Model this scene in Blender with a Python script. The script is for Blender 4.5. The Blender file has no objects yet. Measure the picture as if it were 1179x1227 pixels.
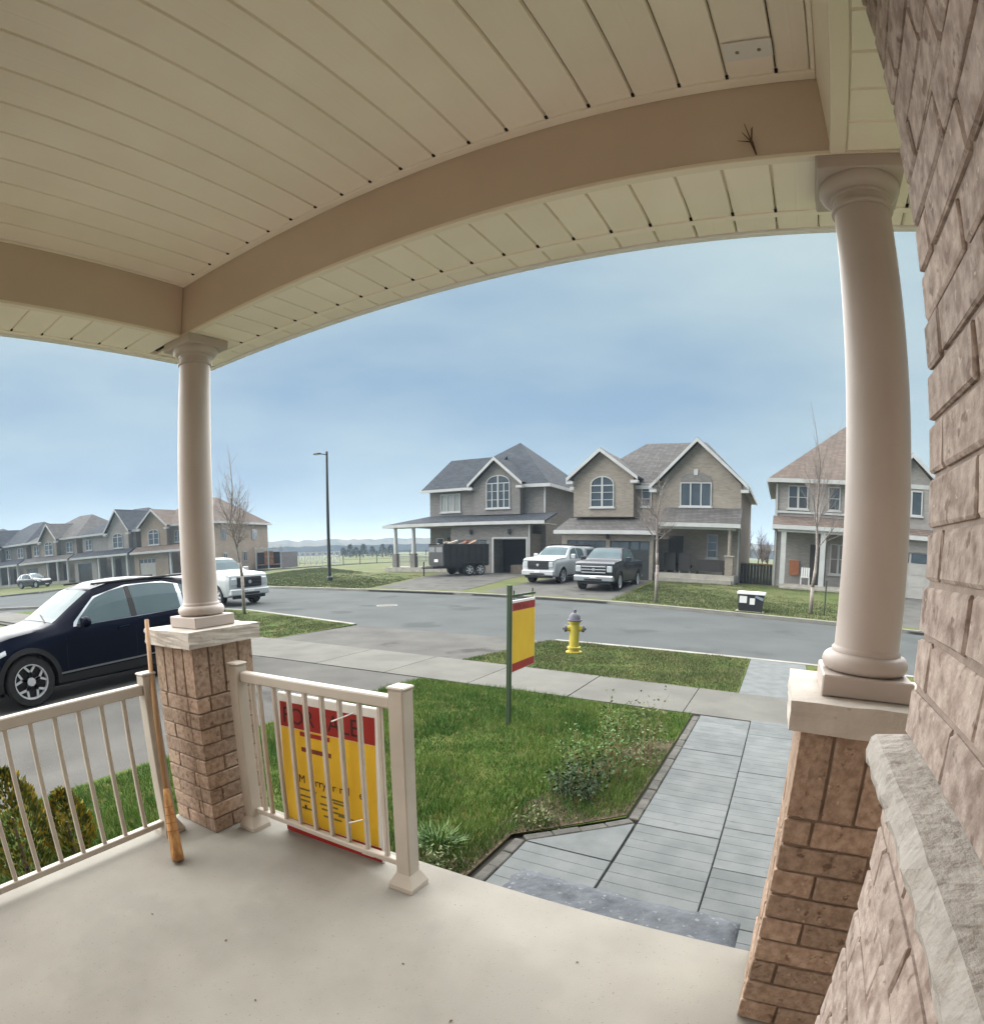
import bpy, bmesh, math, random
import numpy as np
from mathutils import Vector, Matrix, noise
rnd = random.Random(7)
sc = bpy.context.scene
COL = sc.collection
sc.render.engine = 'CYCLES'

# ---------------------------------------------------------------- camera
# a wide doorbell lens on the house wall: fisheye with its optical centre low in the cropped picture
cam = bpy.data.cameras.new('camera')
cam_ob = bpy.data.objects.new('camera', cam); COL.objects.link(cam_ob); sc.camera = cam_ob
CAM_Z = 1.45
RIGHT = Vector((0.86071, 0.50906, -0.00524)); DOWN = Vector((0.10945, -0.19508, -0.97466)); FWD = Vector((-0.49719, 0.83833, -0.22363))
m = Matrix.Identity(4)
for i in range(3):
    m[i][0] = RIGHT[i]; m[i][1] = -DOWN[i]; m[i][2] = -FWD[i]
m[2][3] = CAM_Z
cam_ob.matrix_world = m
cam.type = 'PANO'; cam.panorama_type = 'FISHEYE_LENS_POLYNOMIAL'
cam.fisheye_fov = math.radians(200)
cam.sensor_fit = 'HORIZONTAL'
cam.sensor_width = 11.79; cam.sensor_height = 12.27
cam.fisheye_polynomial_k0 = 0.0
cam.fisheye_polynomial_k1 = -0.1464073105
cam.fisheye_polynomial_k2 = 7.960677e-05
cam.fisheye_polynomial_k3 = 2.3415588e-04
cam.fisheye_polynomial_k4 = -8.108442e-06
cam.shift_x = 29.5 / 1179.0
cam.shift_y = 191.2 / 1179.0
cam.clip_start = 0.02; cam.clip_end = 6000

# ---------------------------------------------------------------- sky, sun, exposure
SUN_AZ = math.radians(-62)      # clockwise from +Y (towards the street); set to the left so broad light reaches into the porch
SUN_EL = math.radians(34)
w = bpy.data.worlds.new('World'); sc.world = w; w.use_nodes = True
nt = w.node_tree; nt.nodes.clear()
wo = nt.nodes.new('ShaderNodeOutputWorld'); bg = nt.nodes.new('ShaderNodeBackground')
sky = nt.nodes.new('ShaderNodeTexSky'); sky.sky_type = 'NISHITA'; sky.sun_disc = False
sky.sun_elevation = SUN_EL; sky.sun_rotation = SUN_AZ
sky.altitude = 1200; sky.air_density = 0.8; sky.dust_density = 0.8; sky.ozone_density = 2.0
tc = nt.nodes.new('ShaderNodeTexCoord')
mp = nt.nodes.new('ShaderNodeMapping'); mp.inputs['Scale'].default_value = (.75, .75, 2.6); mp.inputs['Location'].default_value = (-1.06, -2.09, .91)
cn = nt.nodes.new('ShaderNodeTexNoise'); cn.inputs['Scale'].default_value = 1.5; cn.inputs['Detail'].default_value = 5; cn.inputs['Roughness'].default_value = .5
cr = nt.nodes.new('ShaderNodeMapRange'); cr.inputs['From Min'].default_value = .36; cr.inputs['From Max'].default_value = .66
cr.inputs['To Min'].default_value = .0; cr.inputs['To Max'].default_value = 1.
# thin even cloud cover: a blue-grey veil with paler soft patches, over the clear sky
VEIL = (1.45, 2.2, 2.95, 1); CLOUD = (2.85, 3.55, 3.65, 1)
vl = nt.nodes.new('ShaderNodeMix'); vl.data_type = 'RGBA'; vl.inputs[6].default_value = VEIL; vl.inputs[7].default_value = CLOUD
mx = nt.nodes.new('ShaderNodeMix'); mx.data_type = 'RGBA'; mx.inputs[0].default_value = .95
nt.links.new(tc.outputs['Generated'], mp.inputs['Vector']); nt.links.new(mp.outputs[0], cn.inputs['Vector'])
nt.links.new(cn.outputs['Fac'], cr.inputs['Value']); nt.links.new(cr.outputs[0], vl.inputs[0])
nt.links.new(sky.outputs[0], mx.inputs[6]); nt.links.new(vl.outputs[2], mx.inputs[7]); nt.links.new(mx.outputs[2], bg.inputs['Color'])
nt.links.new(bg.outputs[0], wo.inputs[0])
bg.inputs['Strength'].default_value = 0.05

sun = bpy.data.lights.new('sun', 'SUN'); sun_ob = bpy.data.objects.new('sun', sun); COL.objects.link(sun_ob)
sun.energy = 4.8; sun.angle = math.radians(150); sun.color = (1.0, 0.975, 0.94)
d = Vector((math.sin(SUN_AZ) * math.cos(SUN_EL), math.cos(SUN_AZ) * math.cos(SUN_EL), math.sin(SUN_EL)))
sun_ob.rotation_euler = (-d).to_track_quat('-Z', 'Y').to_euler()
sun_ob.location = (0, 0, 40)

sc.view_settings.view_transform = 'Standard'; sc.view_settings.look = 'None'
sc.view_settings.gamma = 1.0; sc.view_settings.use_curve_mapping = False
sc.view_settings.exposure = 1.93
sc.cycles.max_bounces = 8; sc.cycles.diffuse_bounces = 5; sc.cycles.glossy_bounces = 3; sc.cycles.transmission_bounces = 4
sc.cycles.caustics_reflective = False; sc.cycles.caustics_refractive = False
try:
    sc.cycles.use_denoising = True
except Exception:
    pass

# ---------------------------------------------------------------- helpers
def srgb(r, g, b):
    f = lambda c: (c / 255 / 12.92) if c / 255 <= .04045 else ((c / 255 + .055) / 1.055) ** 2.4
    return (f(r), f(g), f(b), 1.0)

MATS = {}
def mat(name, c, rough=.8, c2=None, scale=8.0, detail=5.0, bump=0.0, bscale=None, metal=0.0, spec=.4, rand=0.0, c3=None, thr=.6, s3=30.0,
        stretch=None, coat=0.0, bdist=.01, lo=.35, hi=.65, c4=None, thr4=.68, s4=150.0):
    """procedural paint: two tones mixed by noise, a third in blotches, per-object value shift, fine relief"""
    if name in MATS: return MATS[name]
    M = bpy.data.materials.new(name); M.use_nodes = True; t = M.node_tree; N = t.nodes; L = t.links
    p = N['Principled BSDF']; p.inputs['Roughness'].default_value = rough; p.inputs['Metallic'].default_value = metal
    p.inputs['Specular IOR Level'].default_value = spec; p.inputs['Coat Weight'].default_value = coat
    p.inputs['Base Color'].default_value = c
    tcn = N.new('ShaderNodeTexCoord'); vec = tcn.outputs['Object']
    if rand > 0:
        oi = N.new('ShaderNodeObjectInfo')
        va = N.new('ShaderNodeVectorMath'); va.operation = 'ADD'
        vm = N.new('ShaderNodeVectorMath'); vm.operation = 'SCALE'; vm.inputs[0].default_value = (37.1, 11.7, 23.9); L.new(oi.outputs['Random'], vm.inputs['Scale'])
        L.new(vec, va.inputs[0]); L.new(vm.outputs[0], va.inputs[1]); vec = va.outputs[0]
    if stretch:
        mpn = N.new('ShaderNodeMapping'); mpn.inputs['Scale'].default_value = stretch; L.new(vec, mpn.inputs['Vector']); vec = mpn.outputs[0]
    out = None
    if c2:
        n = N.new('ShaderNodeTexNoise'); n.inputs['Scale'].default_value = scale; n.inputs['Detail'].default_value = detail; L.new(vec, n.inputs['Vector'])
        r = N.new('ShaderNodeMapRange'); r.inputs['From Min'].default_value = lo; r.inputs['From Max'].default_value = hi; L.new(n.outputs['Fac'], r.inputs['Value'])
        x = N.new('ShaderNodeMix'); x.data_type = 'RGBA'; x.inputs[6].default_value = c; x.inputs[7].default_value = c2; L.new(r.outputs[0], x.inputs[0]); out = x.outputs[2]
    if c3:
        n3 = N.new('ShaderNodeTexNoise'); n3.inputs['Scale'].default_value = s3; n3.inputs['Detail'].default_value = 4; L.new(vec, n3.inputs['Vector'])
        r3 = N.new('ShaderNodeMapRange'); r3.inputs['From Min'].default_value = thr; r3.inputs['From Max'].default_value = thr + .07; L.new(n3.outputs['Fac'], r3.inputs['Value'])
        x3 = N.new('ShaderNodeMix'); x3.data_type = 'RGBA'; x3.inputs[7].default_value = c3
        if out: L.new(out, x3.inputs[6])
        else: x3.inputs[6].default_value = c
        L.new(r3.outputs[0], x3.inputs[0]); out = x3.outputs[2]
    if c4:
        n4 = N.new('ShaderNodeTexNoise'); n4.inputs['Scale'].default_value = s4; n4.inputs['Detail'].default_value = 3; L.new(vec, n4.inputs['Vector'])
        r4 = N.new('ShaderNodeMapRange'); r4.inputs['From Min'].default_value = thr4; r4.inputs['From Max'].default_value = thr4 + .05; L.new(n4.outputs['Fac'], r4.inputs['Value'])
        x4 = N.new('ShaderNodeMix'); x4.data_type = 'RGBA'; x4.inputs[7].default_value = c4
        if out: L.new(out, x4.inputs[6])
        else: x4.inputs[6].default_value = c
        L.new(r4.outputs[0], x4.inputs[0]); out = x4.outputs[2]
    if rand > 0:
        mr = N.new('ShaderNodeMapRange'); mr.inputs['To Min'].default_value = 1 - rand; mr.inputs['To Max'].default_value = 1 + rand
        L.new(oi.outputs['Random'], mr.inputs['Value'])
        hs = N.new('ShaderNodeHueSaturation'); L.new(mr.outputs[0], hs.inputs['Value'])
        if out: L.new(out, hs.inputs['Color'])
        else: hs.inputs['Color'].default_value = c
        out = hs.outputs[0]
    if out: L.new(out, p.inputs['Base Color'])
    if bump > 0:
        nb = N.new('ShaderNodeTexNoise'); nb.inputs['Scale'].default_value = bscale or scale * 4; nb.inputs['Detail'].default_value = 6; L.new(vec, nb.inputs['Vector'])
        b = N.new('ShaderNodeBump'); b.inputs['Strength'].default_value = bump; b.inputs['Distance'].default_value = bdist
        L.new(nb.outputs['Fac'], b.inputs['Height']); L.new(b.outputs[0], p.inputs['Normal'])
    MATS[name] = M
    return M

def brick_mat(name, c1, c2, mortar, sx=0.26, sz=0.085):
    """small brick for walls too far to tell the bricks apart"""
    if name in MATS: return MATS[name]
    M = bpy.data.materials.new(name); M.use_nodes = True; t = M.node_tree; N = t.nodes; L = t.links
    p = N['Principled BSDF']; p.inputs['Roughness'].default_value = .9; p.inputs['Specular IOR Level'].default_value = .2
    g = N.new('ShaderNodeNewGeometry'); sp = N.new('ShaderNodeSeparateXYZ'); L.new(g.outputs['Position'], sp.inputs[0])
    ad = N.new('ShaderNodeMath'); ad.operation = 'ADD'; L.new(sp.outputs[0], ad.inputs[0]); L.new(sp.outputs[1], ad.inputs[1])
    cb = N.new('ShaderNodeCombineXYZ'); L.new(ad.outputs[0], cb.inputs[0]); L.new(sp.outputs[2], cb.inputs[1])
    b = N.new('ShaderNodeTexBrick'); L.new(cb.outputs[0], b.inputs['Vector']); b.inputs['Scale'].default_value = 1.0
    b.inputs['Brick Width'].default_value = sx; b.inputs['Row Height'].default_value = sz; b.inputs['Mortar Size'].default_value = .009
    b.inputs['Color1'].default_value = c1; b.inputs['Color2'].default_value = c2; b.inputs['Mortar'].default_value = mortar
    n = N.new('ShaderNodeTexNoise'); n.inputs['Scale'].default_value = .7; n.inputs['Detail'].default_value = 4; L.new(g.outputs['Position'], n.inputs['Vector'])
    mr = N.new('ShaderNodeMapRange'); mr.inputs['To Min'].default_value = .75; mr.inputs['To Max'].default_value = 1.2; L.new(n.outputs['Fac'], mr.inputs['Value'])
    hs = N.new('ShaderNodeHueSaturation'); L.new(mr.outputs[0], hs.inputs['Value']); L.new(b.outputs['Color'], hs.inputs['Color']); L.new(hs.outputs[0], p.inputs['Base Color'])
    MATS[name] = M
    return M

def shingle_mat(name, c1, c2):
    if name in MATS: return MATS[name]
    M = bpy.data.materials.new(name); M.use_nodes = True; t = M.node_tree; N = t.nodes; L = t.links
    p = N['Principled BSDF']; p.inputs['Roughness'].default_value = .95; p.inputs['Specular IOR Level'].default_value = .15
    g = N.new('ShaderNodeNewGeometry'); sp = N.new('ShaderNodeSeparateXYZ'); L.new(g.outputs['Position'], sp.inputs[0])
    ad = N.new('ShaderNodeMath'); ad.operation = 'ADD'; L.new(sp.outputs[0], ad.inputs[0]); L.new(sp.outputs[1], ad.inputs[1])
    cb = N.new('ShaderNodeCombineXYZ'); L.new(ad.outputs[0], cb.inputs[0]); L.new(sp.outputs[2], cb.inputs[1])
    b = N.new('ShaderNodeTexBrick'); L.new(cb.outputs[0], b.inputs['Vector']); b.inputs['Scale'].default_value = 1.0
    b.inputs['Brick Width'].default_value = .33; b.inputs['Row Height'].default_value = .10; b.inputs['Mortar Size'].default_value = .012
    b.inputs['Color1'].default_value = c1; b.inputs['Color2'].default_value = c2; b.inputs['Mortar'].default_value = tuple(x * .5 for x in c1[:3]) + (1,)
    n = N.new('ShaderNodeTexNoise'); n.inputs['Scale'].default_value = 1.1; n.inputs['Detail'].default_value = 6; L.new(g.outputs['Position'], n.inputs['Vector'])
    mr = N.new('ShaderNodeMapRange'); mr.inputs['To Min'].default_value = .65; mr.inputs['To Max'].default_value = 1.3; L.new(n.outputs['Fac'], mr.inputs['Value'])
    hs = N.new('ShaderNodeHueSaturation'); L.new(mr.outputs[0], hs.inputs['Value']); L.new(b.outputs['Color'], hs.inputs['Color']); L.new(hs.outputs[0], p.inputs['Base Color'])
    MATS[name] = M
    return M

class MB:
    """collects geometry; build() links it as one mesh object"""
    def __init__(s): s.v = []; s.f = []; s.mi = []
    def add(s, vs, fs, mi=0):
        o = len(s.v); s.v += [tuple(q) for q in vs]; s.f += [tuple(i + o for i in q) for q in fs]; s.mi += [mi] * len(fs); return s
    def box(s, x0, x1, y0, y1, z0, z1, mi=0):
        return s.add([(x0,y0,z0),(x1,y0,z0),(x1,y1,z0),(x0,y1,z0),(x0,y0,z1),(x1,y0,z1),(x1,y1,z1),(x0,y1,z1)],
                     [(3,2,1,0),(4,5,6,7),(0,1,5,4),(1,2,6,5),(2,3,7,6),(3,0,4,7)], mi)
    def bbox(s, x0, x1, y0, y1, z0, z1, b=.004, mi=0):
        """box with chamfered edges"""
        bm = bmesh.new(); bmesh.ops.create_cube(bm, size=1)
        for q in bm.verts: q.co = Vector(((x0+x1)/2 + q.co.x*(x1-x0), (y0+y1)/2 + q.co.y*(y1-y0), (z0+z1)/2 + q.co.z*(z1-z0)))
        bmesh.ops.bevel(bm, geom=bm.edges[:], offset=b, segments=1, affect='EDGES')
        bm.verts.index_update(); s.add([q.co for q in bm.verts], [[q.index for q in f.verts] for f in bm.faces], mi); bm.free(); return s
    def poly(s, pts, mi=0): return s.add(pts, [tuple(range(len(pts)))], mi)
    def slab(s, pts, t, mi=0):
        """a sloped polygon given thickness t along its normal (downwards)"""
        a, b, c = Vector(pts[0]), Vector(pts[1]), Vector(pts[2]); n = (b-a).cross(c-a).normalized()
        if n.z < 0: pts = pts[::-1]; n = -n
        k = len(pts); lo = [tuple(Vector(q) - n*t) for q in pts]
        return s.add(list(pts) + lo, [tuple(range(k)), tuple(range(2*k-1, k-1, -1))] + [(i, i+k, (i+1)%k+k, (i+1)%k) for i in range(k)], mi)
    def prism(s, pts, axis, a, b, mi=0):
        """2-D polygon extruded along axis ('x': pts=(y,z); 'y': pts=(x,z); 'z': pts=(x,y))"""
        f = {'x': lambda p, t: (t, p[0], p[1]), 'y': lambda p, t: (p[0], t, p[1]), 'z': lambda p, t: (p[0], p[1], t)}[axis]
        k = len(pts); V = [f(p, a) for p in pts] + [f(p, b) for p in pts]
        return s.add(V, [tuple(range(k-1, -1, -1)), tuple(range(k, 2*k))] + [(i, (i+1)%k, (i+1)%k+k, i+k) for i in range(k)], mi)
    def tube(s, p0, p1, r0, r1=None, n=8, mi=0, cap=True):
        r1 = r0 if r1 is None else r1; p0, p1 = Vector(p0), Vector(p1); dd = (p1-p0)
        if dd.length < 1e-6: return s
        dd.normalize(); a = dd.orthogonal().normalized(); b = dd.cross(a)
        V = []
        for p, r in ((p0, r0), (p1, r1)):
            for i in range(n):
                t = 2*math.pi*i/n; V.append(p + a*(r*math.cos(t)) + b*(r*math.sin(t)))
        F = [(i, (i+1)%n, (i+1)%n+n, i+n) for i in range(n)]
        if cap: F += [tuple(range(n-1,-1,-1)), tuple(range(n, 2*n))]
        return s.add(V, F, mi)
    def lathe(s, prof, c=(0,0,0), n=32, axis='z', mi=0, cap=True):
        V = []; k = len(prof)
        for i in range(n):
            t = 2*math.pi*i/n
            for r, z in prof:
                q = (r*math.cos(t), r*math.sin(t), z)
                if axis == 'x': q = (z, q[0], q[1])
                if axis == 'y': q = (q[0], z, q[1])
                V.append((q[0]+c[0], q[1]+c[1], q[2]+c[2]))
        F = [(i*k+j, ((i+1)%n)*k+j, ((i+1)%n)*k+j+1, i*k+j+1) for i in range(n) for j in range(k-1)]
        if cap: F += [tuple(i*k for i in range(n-1,-1,-1)), tuple(i*k+k-1 for i in range(n))]
        return s.add(V, F, mi)
    def build(s, name, mats, parent=None, org=None, smooth=False, ang=None):
        me = bpy.data.meshes.new(name)
        o = org
        if o is None and parent is not None:
            o = parent.get('_org') or (parent.location if parent.get('_abs') else (0, 0, 0))
        if o is None:   # a thing that is one mesh: origin at its base
            A = np.array(s.v); o = ((A[:,0].min()+A[:,0].max())/2, (A[:,1].min()+A[:,1].max())/2, A[:,2].min())
        ox, oy, oz = o
        me.from_pydata([(a-ox, b-oy, c-oz) for a, b, c in s.v], [], s.f)
        bm = bmesh.new(); bm.from_mesh(me); bmesh.ops.recalc_face_normals(bm, faces=bm.faces[:]); bm.to_mesh(me); bm.free()
        mats = mats if isinstance(mats, (list, tuple)) else [mats]
        for q in mats: me.materials.append(q)
        if len(mats) > 1: me.polygons.foreach_set('material_index', s.mi)
        if smooth: me.polygons.foreach_set('use_smooth', [True]*len(me.polygons))
        ob = bpy.data.objects.new(name, me); COL.objects.link(ob)
        if ang is not None:
            me.polygons.foreach_set('use_smooth', [True]*len(me.polygons))
            try: me.set_sharp_from_angle(angle=math.radians(ang))
            except Exception: pass
        if parent is not None:
            ob.parent = parent
        else: ob.location = (ox, oy, oz)
        ob['_org'] = (ox, oy, oz)
        return ob

def tag(o, label, cat, group=None):
    o['label'] = label; o['category'] = cat
    if group: o['group'] = group
    return o
def struct(o): o['kind'] = 'structure'; return o
def thing(name, label, cat, loc=(0,0,0), rz=0, group=None, absolute=True):
    """Empty at the thing's base; absolute=True: parts are given in world coordinates"""
    o = bpy.data.objects.new(name, None); COL.objects.link(o); o.location = loc; o.rotation_euler = (0, 0, rz)
    o.empty_display_size = .2
    if absolute: o['_abs'] = True
    return tag(o, label, cat, group)
def child(name, me, parent, loc, rot=(0,0,0), scale=None):
    o = bpy.data.objects.new(name, me); COL.objects.link(o); o.parent = parent
    pl = parent.get('_org') or (parent.location if parent.get('_abs') else (0, 0, 0))
    o.location = Vector(loc) - Vector(pl); o.rotation_euler = rot
    if scale: o.scale = scale
    return o
def copy_tree(o, parent=None):
    c = o.copy(); COL.objects.link(c); c.parent = parent
    for ch in list(o.children): copy_tree(ch, c)
    return c
def text_mesh(s, size, depth=.001):
    cu = bpy.data.curves.new('text', 'FONT'); cu.body = s; cu.size = size; cu.extrude = depth; cu.align_x = 'LEFT'
    to = bpy.data.objects.new('text', cu); COL.objects.link(to)
    dg = bpy.context.evaluated_depsgraph_get(); me = bpy.data.meshes.new_from_object(to.evaluated_get(dg))
    bpy.data.objects.remove(to); return me
# ================================================================ materials of the porch
M_soffit = mat('soffit_paint', srgb(242,235,222), .55, srgb(237,229,215), 3, bump=.06, bscale=260, rand=.035)
M_gap = mat('dark_gap', srgb(70,60,50), .9)
M_beam = mat('beam_cladding', srgb(204,189,171), .6, srgb(197,181,163), 2.5, bump=.04, bscale=90)
M_trim = mat('trim_paint', srgb(230,221,204), .5)
M_white = mat('white_paint', (.75,.75,.73,1), .5)
M_col = mat('column_paint', srgb(182,171,164), .5, srgb(174,163,155), 3, bump=.03, bscale=50)
M_rail = mat('rail_paint', srgb(184,175,163), .45, srgb(174,165,153), 4)
M_conc = mat('porch_concrete', srgb(145,142,133), .85, srgb(128,124,116), 2.4, detail=14, bump=.2, bscale=220, c3=srgb(132,129,121), thr=.58, s3=1.9, bdist=.004, lo=.3, hi=.7, c4=srgb(98,92,85), thr4=.68, s4=120)
M_stone = mat('cast_stone', srgb(192,185,176), .9, srgb(176,168,159), 9, bump=.5, bscale=40, c3=srgb(152,144,135), thr=.66, s3=22, bdist=.006)
M_sill = mat('rock_face_stone', srgb(188,183,177), .95, srgb(168,163,156), 14, bump=.8, bscale=45, c3=srgb(146,140,134), thr=.62, s3=26, bdist=.01)
M_brickL = mat('pier_brick', srgb(170,148,130), .92, srgb(138,116,99), 42, detail=10, bump=.6, bscale=130, rand=.16, c3=srgb(112,91,77), thr=.62, s3=30, bdist=.004, c4=srgb(180,160,142), thr4=.68, s4=48, spec=.2)
M_brickR = mat('wall_brick', srgb(188,174,165), .92, srgb(150,134,125), 36, detail=10, bump=.6, bscale=120, rand=.12, c3=srgb(134,118,109), thr=.60, s3=28, bdist=.004, c4=srgb(198,185,175), thr4=.67, s4=48, spec=.2)
M_mortarL = mat('pier_mortar', srgb(134,116,100), .95, srgb(118,101,87), 30, bump=.3)
M_mortarR = mat('wall_mortar', srgb(164,150,140), .95, srgb(148,134,125), 30, bump=.3)

# ---- brick meshes shared by all alike pieces (a few worn variants of each size)
BR = {}
def brick_mesh(l, d, hgt, var, material, wear=.0016, bev=.0035):
    key = (round(l,3), round(d,3), round(hgt,3), var, material.name)
    if key in BR: return BR[key]
    r = random.Random(hash(key[:4]) & 0xffff)
    bm = bmesh.new(); bmesh.ops.create_cube(bm, size=1)
    for q in bm.verts: q.co = Vector((q.co.x*l, q.co.y*d, q.co.z*hgt))
    bmesh.ops.bevel(bm, geom=bm.edges[:], offset=bev, segments=1, affect='EDGES')
    for q in bm.verts: q.co += Vector((r.uniform(-1,1), r.uniform(-1,1), r.uniform(-1,1))) * wear
    me = bpy.data.meshes.new('brick'); bm.to_mesh(me); bm.free(); me.materials.append(material); BR[key] = me; return me

COURSE = .0833
# ---------------------------------------------------------------- piers
def pier(label, cx, cy, seed):
    t = thing('brick_pier', label, 'pier', (cx, cy, 0), group=None)
    H = .19; r = random.Random(seed)
    MB().box(cx-H+.008, cx+H-.008, cy-H+.008, cy+H-.008, 0, 1.005).build('mortar', M_mortarL, t)
    J = .009; BD = .09
    for k in range(9):
        z = k*COURSE + COURSE/2
        hh = COURSE - J
        off = (k % 2)
        for face in range(4):
            # each face is covered by a long and a short brick, order swapped every course
            L1, L2 = (.257, .38-.257) if off else (.38-.257, .257)
            if k % 3 == 2: L1, L2 = (.30, .08) if off else (.08, .30)
            x = -H
            for L in (L1, L2):
                a, b = x, x + L; x = b
                a2 = a + (J/2 if a > -H+.001 else 0); b2 = b - (J/2 if b < H-.001 else BD)   # the next face's brick closes the corner
                if b2 - a2 < .02: continue
                mid = (a2+b2)/2; ln = b2-a2
                me = brick_mesh(ln, BD, hh, r.randrange(4), M_brickL)
                p = {0: (cx+mid, cy-H+BD/2), 1: (cx+H-BD/2, cy+mid), 2: (cx-mid, cy+H-BD/2), 3: (cx-H+BD/2, cy-mid)}[face]
                jit = r.uniform(-.0015, .003)
                n = {0: (0,-1), 1: (1,0), 2: (0,1), 3: (-1,0)}[face]
                child('brick', me, t, (p[0]+n[0]*jit, p[1]+n[1]*jit, z), (0, 0, face*math.pi/2))
    # soldier course
    z0 = 9*COURSE; hs = 1.008 - z0 - J
    for face in range(4):
        for i in range(4):
            wdt = .38/4; a = -H + i*wdt; ln = wdt - J - (.0 if i < 3 else .08)
            if i == 3: continue
            mid = a + wdt/2
            p = {0: (cx+mid, cy-H+.045), 1: (cx+H-.045, cy+mid), 2: (cx-mid, cy+H-.045), 3: (cx-H+.045, cy-mid)}[face]
            me = brick_mesh(wdt-J, .09, hs, r.randrange(4), M_brickL)
            child('brick', me, t, (p[0], p[1], z0 + hs/2 + J/2), (0, 0, face*math.pi/2))
    for sx, sy in ((-1,-1),(1,-1),(1,1),(-1,1)):
        me = brick_mesh(.089, .089, hs, r.randrange(4), M_brickL)
        child('brick', me, t, (cx+sx*(H-.0445), cy+sy*(H-.0445), z0+hs/2+J/2))
    # stone cap
    bm = bmesh.new(); bmesh.ops.create_cube(bm, size=1)
    bmesh.ops.subdivide_edges(bm, edges=bm.edges[:], cuts=5, use_grid_fill=True)
    for q in bm.verts:
        edge = max(abs(q.co.x), abs(q.co.y)) > .49
        q.co = Vector((cx + q.co.x*.45, cy + q.co.y*.45, 1.05 + q.co.z*.082))
        if edge: q.co += Vector((r.uniform(-1,1), r.uniform(-1,1), r.uniform(-.6,.6)))*.0035
    mb = MB(); bm.verts.index_update(); mb.add([q.co for q in bm.verts], [[q.index for q in f.verts] for f in bm.faces]); bm.free()
    mb.build('cap', M_stone, t)
    return t
PL = (-2.665, 1.735); PR = (.262, 1.75)
pier('square brick pier with stone cap between the two porch railings', PL[0]-.018, PL[1], 3)
pier('square brick pier with stone cap beside the brick house wall', PR[0]+.02, PR[1]+.01, 5)

# ---------------------------------------------------------------- columns
def column(label, cx, cy):
    t = thing('porch_column', label, 'column', (cx, cy, 1.091))
    MB().bbox(cx-.125, cx+.125, cy-.125, cy+.125, 1.0925, 1.15, .004).build('plinth', M_col, t)
    prof = [(.094,1.151)]
    for i in range(9):
        a = -math.pi/2 + math.pi*i/8; prof.append((.104 + .020*math.cos(a), 1.176 + .025*math.sin(a)))
    prof += [(.1,1.203), (.1,1.212), (.095,1.218)]
    MB().lathe(prof, (cx, cy, 0), 48).build('base', M_col, t, ang=40)
    sh = [(.0945,1.2175)]
    for i in range(13):
        u = i/12; sh.append((.093 - .012*u**1.7, 1.222 + 1.243*u))
    MB().lathe(sh, (cx, cy, 0), 48).build('shaft', M_col, t, ang=40)
    ca = [(.081,2.4655), (.089,2.468), (.091,2.474), (.089,2.48), (.082,2.483), (.082,2.505), (.086,2.507), (.088,2.513)]
    for i in range(7):
        a = math.pi/2*i/6; ca.append((.088 + .030*math.sin(a), 2.545 - .03*math.cos(a)))
    MB().lathe(ca + [(.118,2.5515)], (cx, cy, 0), 48).build('capital', M_col, t, ang=40)
    MB().bbox(cx-.122, cx+.122, cy-.122, cy+.122, 2.552, 2.598, .003).build('abacus', M_col, t)
column('tapered round column on the pier between the two railings', *PL)
column('tapered round column on the pier beside the brick house wall', *PR)

# ---------------------------------------------------------------- porch roof: ceiling panels, beams, soffit
t = thing('porch_roof', 'beige porch roof with ribbed ceiling panels, wide beams and outer soffit', 'roof', (-1.2, .9, 2.6))
BX0, BX1, BY, ZB, ZC = -2.64, .185, 1.63, 2.60, 2.885
XO, YO = -3.01, 2.075            # outer edges
PW = .1425
def panel_mesh(wd, ln, material, along='y'):
    """one pressed panel: flat pan with turned-up edges that leave a dark V between neighbours"""
    g = .0055; dp = .011
    prof = [(-wd/2+.0012, dp), (-wd/2+g, 0), (-.006, 0), (0,.0005), (.006, 0), (wd/2-g, 0), (wd/2-.0012, dp), (wd/2-.0012, dp+.004), (-wd/2+.0012, dp+.004)]
    mb = MB()
    if along == 'y': mb.prism(prof, 'y', -ln/2, ln/2)
    else: mb.prism(prof, 'x', -ln/2, ln/2)
    me = bpy.data.meshes.new('panel'); me.from_pydata(mb.v, [], mb.f); me.materials.append(material); me.update(); return me
Yb = -.06
pm = panel_mesh(PW, BY-.035-Yb, M_soffit)
x = BX1 - .012 - PW/2 - .10
n = 0
while x > BX0 + .08:
    child('ceiling_panel', pm, t, (x, (BY-.035+Yb)/2, ZC)); x -= PW; n += 1
pmx = panel_mesh(.098, BY-.035-Yb, M_soffit); child('ceiling_panel', pmx, t, (BX1-.012-.05, (BY-.035+Yb)/2, ZC))
rest = (x + PW/2) - (BX0 + .012)
if rest > .03:
    pmy = panel_mesh(rest, BY-.035-Yb, M_soffit); child('ceiling_panel', pmy, t, (BX0+.012+rest/2, (BY-.035+Yb)/2, ZC))
MB().box(XO+.02, .2, Yb, YO-.02, 2.915, 2.95).build('ceiling_board', M_gap, t)
# channels where the panels end
MB().bbox(BX0+.001, BX1-.001, BY-.038, BY-.001, ZC-.010, ZC+.024, .002).build('channel', M_soffit, t)
MB().bbox(BX0+.001, BX0+.014, Yb, BY-.039, ZC-.008, ZC+.024, .002).build('channel', M_soffit, t)
MB().bbox(BX1-.014, BX1-.001, Yb, BY-.039, ZC-.008, ZC+.024, .002).build('channel', M_soffit, t)
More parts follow.
